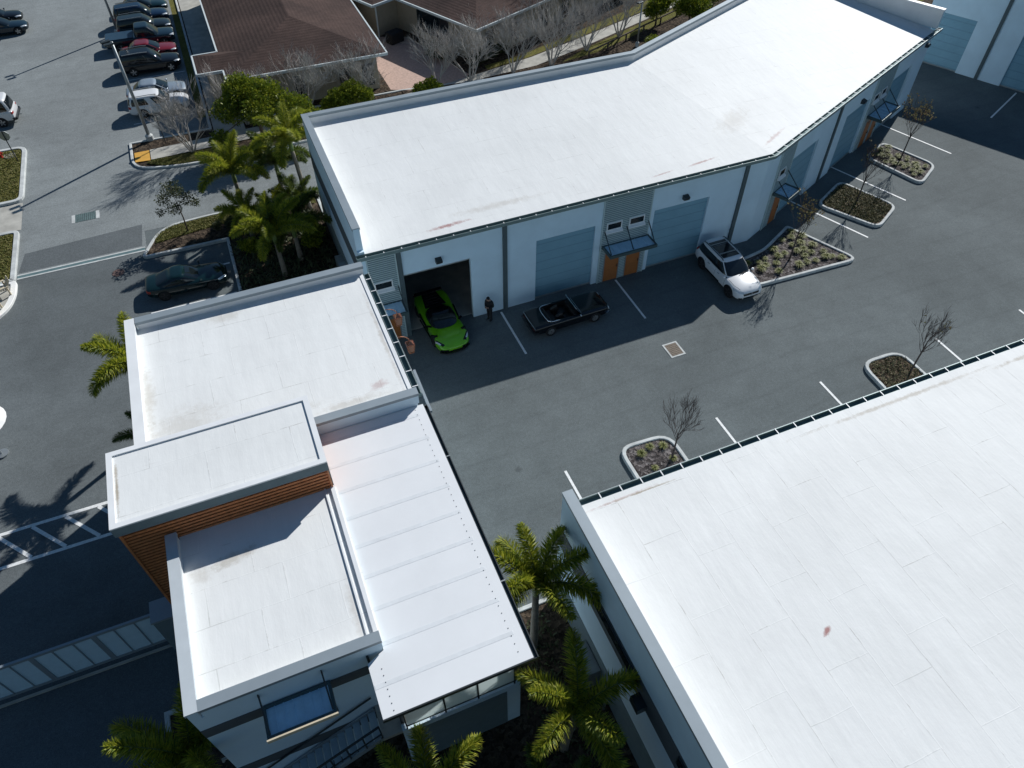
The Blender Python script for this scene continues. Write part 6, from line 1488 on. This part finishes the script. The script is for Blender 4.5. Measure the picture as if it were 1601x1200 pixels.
# bare signpost plate by the parked row
def hydrant():
    t = thing('fire_hydrant', (-16.3, 59.35, .1), 'red fire hydrant on a pale pad at the left edge of the verge', 'fire hydrant'); c = (-16.3, 59.35, 0)
    mb = MB(); mb.lathe([(.16, .1), (.16, .16), (.11, .17), (.11, .55), (.14, .56), (.14, .6), (.11, .68), (.04, .78)], 14, c=c); mb.build('barrel', MT['red'], t, smooth=False)
    mb = MB(); mb.tube([(-16.5, 59.35, .45), (-16.1, 59.35, .45)], .06, 10); mb.tube([(-16.3, 59.15, .42), (-16.3, 59.35, .42)], .08, 10); mb.build('outlets', MT['red'], t)
    mb = MB(); mb.lathe([(.42, .1), (.42, .15)], 20, c=(-15.75, 59.4, 0)); mb.build('pad', MT['concrete'], t)
hydrant()
def lantern(label, y):
    x, z = 3.6, 4.95; t = thing('copper_lantern', (x, y, z), label, 'lantern', 'copper lanterns on the office wall')
    mb = MB(); pts = [(x + 1.15 * (1 - math.cos(a)) * .5, y, z + .35 + .42 * math.sin(a)) for a in [math.pi * k / 10 for k in range(11)]]; mb.tube(pts, .022, 6); mb.box(x + .0, x + .04, y - .09, y + .09, z + .1, z + .55); mb.build('bracket', MT['copper'], t)
    c = Vector((x + 1.15, y, z + .05)); mb = MB(); n = 4
    top = [c + Vector((.24 * math.cos(R_(45 + 90 * k)), .24 * math.sin(R_(45 + 90 * k)), .12)) for k in range(n)]; bot = [c + Vector((.15 * math.cos(R_(45 + 90 * k)), .15 * math.sin(R_(45 + 90 * k)), -.38)) for k in range(n)]; ap = c + Vector((0, 0, .32))
    for k in range(n): mb.bar(top[k], top[(k + 1) % n], .045); mb.bar(bot[k], bot[(k + 1) % n], .045); mb.bar(top[k], bot[k], .04); mb.face([top[k], top[(k + 1) % n], ap])
    mb.build('cage', MT['copper'], t)
    mb = MB()
    for k in range(n): mb.face([top[k] * .98 + c * .02, bot[k] * .98 + c * .02, bot[(k + 1) % n] * .98 + c * .02, top[(k + 1) % n] * .98 + c * .02])
    mb.build('glass', MT['copper_glass'], t)
lantern('copper lantern in front of the orange door beside the open bay', 25.9)
lantern('copper lantern over dark asphalt left of the green car', 23.9)
def chair(label, x, y, rz):
    t = thing('garden_chair', (x, y, .17), label, 'chair', 'tan timber chairs at the left edge'); M_ = Matrix.Rotation(rz, 4, 'Z'); f = lambda a, b, c: Vector((x, y, .17)) + (M_ @ Vector((a, b, c)))
    for k in range(5): mb = MB(); v = -.26 + .13 * k; mb.bar(f(-.28, v, .32), f(-.62, v, 1.0 - .05 * abs(k - 2)), .11, .025); mb.build('back_slat', MT['tan'], t)
    mb = MB()
    for k in range(5): mb.box(-.28 + .13 * k, -.17 + .13 * k, -.3, .3, .33 + .03 * k, .355 + .03 * k, fr=f)
    mb.build('seat', MT['tan'], t)
    for s in (-1, 1):
        mb = MB(); mb.box(-.4, .4, s * .37 - .07, s * .37 + .07, .60, .63, fr=f); mb.build('armrest', MT['tan'], t)
        mb = MB(); mb.bar(f(.32, s * .34, 0), f(.32, s * .34, .6), .08); mb.bar(f(-.3, s * .34, 0), f(-.3, s * .34, .6), .08); mb.build('leg', MT['tan'], t)
chair('tan timber chair on the pale terrace nearest the grass verge', -15.35, 42.3, R_(200))
chair('tan timber chair on the pale terrace nearest the white kerb', -15.75, 40.75, R_(170))
def parasol():
    x, y = -14.9, 29.4; t = thing('parasol', (x, y, 0), 'round white parasol at the left edge of the lane', 'parasol'); mb = MB(); mb.tube([(x, y, 0), (x, y, 2.6)], .03, 8); mb.build('pole', MT['steel'], t)
    mb = MB(); n = 24; c = (x, y, 2.75); ring_ = [(x + 1.25 * math.cos(2 * math.pi * k / n), y + 1.25 * math.sin(2 * math.pi * k / n), 2.3) for k in range(n)]
    mid = [(x + .6 * math.cos(2 * math.pi * k / n), y + .6 * math.sin(2 * math.pi * k / n), 2.58) for k in range(n)]
    for k in range(n): j = (k + 1) % n; mb.face([ring_[k], ring_[j], mid[j], mid[k]]); mb.face([mid[k], mid[j], c])
    mb.build('canopy', MT['kerb_white'], t); mb = MB(); mb.lathe([(.3, 0.0), (.3, .08), (.05, .1)], 16, c=(x, y, .004)); mb.build('foot', MT['steel'], t)
parasol()
def fence():
    a, b = Vector((31.0, 57.3)), Vector((60.0, 69.6)); t = thing('low_rail_fence', (31.0, 57.3, .1), 'low dark rail fence running beside the pale walk', 'fence'); d = (b - a); n = 12
    mb = MB(); mb.bar((*a, .75), (*b, .75), .1, .1); mb.build('rail', MT['bark_dark'], t)
    for k in range(n + 1): p = a + d * k / n; mb = MB(); mb.bar((*p, .1), (*p, .78), .11); mb.build('post', MT['bark_dark'], t)
fence()

# --- the person: black hooded jacket and trousers, head bent over a phone
def skin(name, pts, edges, rad, mat, parent, lv=2):
    me = bpy.data.meshes.new(name); me.from_pydata(pts, edges, []); o = bpy.data.objects.new(name, me); COL.objects.link(o)
    sk = o.modifiers.new('skin', 'SKIN'); sk.use_smooth_shade = True
    bm = bmesh.new(); bm.from_mesh(me); ly = bm.verts.layers.skin.verify()
    for v, r in zip(bm.verts, rad):
        v[ly].radius = r if isinstance(r, tuple) else (r, r)
    bm.verts.ensure_lookup_table(); bm.verts[0][ly].use_root = True; bm.to_mesh(me); bm.free()
    ss = o.modifiers.new('ss', 'SUBSURF'); ss.levels = lv; ss.render_levels = lv
    dg = bpy.context.evaluated_depsgraph_get(); dg.update(); m2 = bpy.data.meshes.new_from_object(o.evaluated_get(dg)); o.modifiers.clear(); o.data = m2
    m2.materials.clear(); m2.materials.append(mat); m2.polygons.foreach_set('use_smooth', [True] * len(m2.polygons)); o.parent = parent; return o
def garment(name, body, keep, off, mat, parent):
    """clothing cut from the body's own surface and pushed out along its normals"""
    me = body.data; used = [p for p in me.polygons if keep(p.center)]; ids = sorted({v for p in used for v in p.vertices}); m = {v: i for i, v in enumerate(ids)}
    vs = [tuple(me.vertices[v].co + me.vertices[v].normal * off) for v in ids]; g = bpy.data.meshes.new(name); g.from_pydata(vs, [], [tuple(m[v] for v in p.vertices) for p in used]); g.materials.append(mat)
    g.polygons.foreach_set('use_smooth', [True] * len(g.polygons)); o = bpy.data.objects.new(name, g); COL.objects.link(o); o.parent = parent
    sd = o.modifiers.new('cloth', 'SOLIDIFY'); sd.thickness = .006; sd.offset = 1; return o
def person():
    t = thing('person', (0, 0, 0), 'person in black hooded jacket and trousers looking down at a phone by the wall', 'person')
    # local frame: facing +x, left is +y
    P = [(0, 0, .95), (0, 0, 1.12), (.01, 0, 1.30), (.02, 0, 1.43), (.05, 0, 1.53), (.09, 0, 1.59),
         (0, .095, .88), (.02, .105, .50), (-.01, .105, .10), (.12, .12, .045), (0, -.095, .88), (-.01, -.105, .50), (-.05, -.105, .10), (.08, -.12, .045),
         (.0, .19, 1.40), (-.01, .25, 1.12), (.19, .11, 1.10), (.27, .05, 1.14), (.0, -.19, 1.40), (-.01, -.25, 1.12), (.19, -.11, 1.10), (.27, -.05, 1.13)]
    E = [(0, 1), (1, 2), (2, 3), (3, 4), (4, 5), (0, 6), (6, 7), (7, 8), (8, 9), (0, 10), (10, 11), (11, 12), (12, 13), (3, 14), (14, 15), (15, 16), (16, 17), (3, 18), (18, 19), (19, 20), (20, 21)]
    rd = [(.155, .115), (.14, .105), (.165, .115), (.12, .09), .055, .055, .09, .06, .045, .038, .09, .06, .045, .038, .068, .050, .037, .031, .068, .050, .037, .031]
    b = skin('body', P, E, rd, MT['skin'], t)
    garment('jacket', b, lambda c: .90 < c.z < 1.50 and not (c.x > .235), .018, MT['cloth_black'], t)
    garment('trousers', b, lambda c: .085 < c.z < 1.0, .010, MT['cloth_black'], t)
    for s, x in ((1, .05), (-1, .01)): blob('shoe', t, (x, s * .115, .05), (.15, .058, .055), MT['blackgloss'])
    h = blob('head', t, (0, 0, 0), (.100, .080, .120), MT['skin'])
    for s in (-1, 1):
        blob('eye', h, (.088, s * .032, .012), (.012, .015, .009), MT['black']); blob('ear', h, (0, s * .080, 0), (.022, .012, .034), MT['skin'])
    blob('nose', h, (.10, 0, -.012), (.018, .014, .026), MT['skin']); blob('mouth', h, (.090, 0, -.052), (.01, .026, .007), MT['tail_dark'])
    blob('hood', h, (-.030, 0, .018), (.112, .100, .132), MT['cloth_black'])
    h.location = (.12, 0, 1.655); h.rotation_euler = (0, R_(34), 0)
    for s in (1, -1):
        pts = [(.27, s * .05, 1.135), (.335, s * .035, 1.15)]; ed = [(0, 1)]; ra = [.024, .028]
        for k in range(4):
            o = len(pts); y = s * (.058 - .021 * k); l = (.9, 1.05, 1.0, .8)[k]
            pts += [(.36 + .018 * l, y, 1.158), (.375 + .025 * l, y - s * .012, 1.172), (.37 + .022 * l, y - s * .026, 1.188)]; ed += [(1, o), (o, o + 1), (o + 1, o + 2)]; ra += [.0095, .009, .0075]
        o = len(pts); pts += [(.305, s * .012, 1.165), (.335, s * .006, 1.188)]; ed += [(0, o), (o, o + 1)]; ra += [.011, .009]
        skin('hand', pts, ed, ra, MT['skin'], t, 1)
    t.location = (10.62, 29.2, 0); t.rotation_euler = (0, 0, R_(215))
    p = thing('phone', (0, 0, 0), 'dark phone held by the person in black', 'phone'); mb = MB(); mb.box(-.008, .0, -.038, .038, -.075, .075); mb.build('case', MT['blackgloss'], p, bevel=.003)
    mb = MB(); mb.box(-.0095, -.0082, -.033, .033, -.068, .068); mb.build('screen', MT['glass'], p)
    a = R_(215); d = Vector((math.cos(a), math.sin(a), 0)); p.location = Vector((10.62, 29.2, 1.20)) + d * .385; p.rotation_euler = (0, R_(30), a)
person()
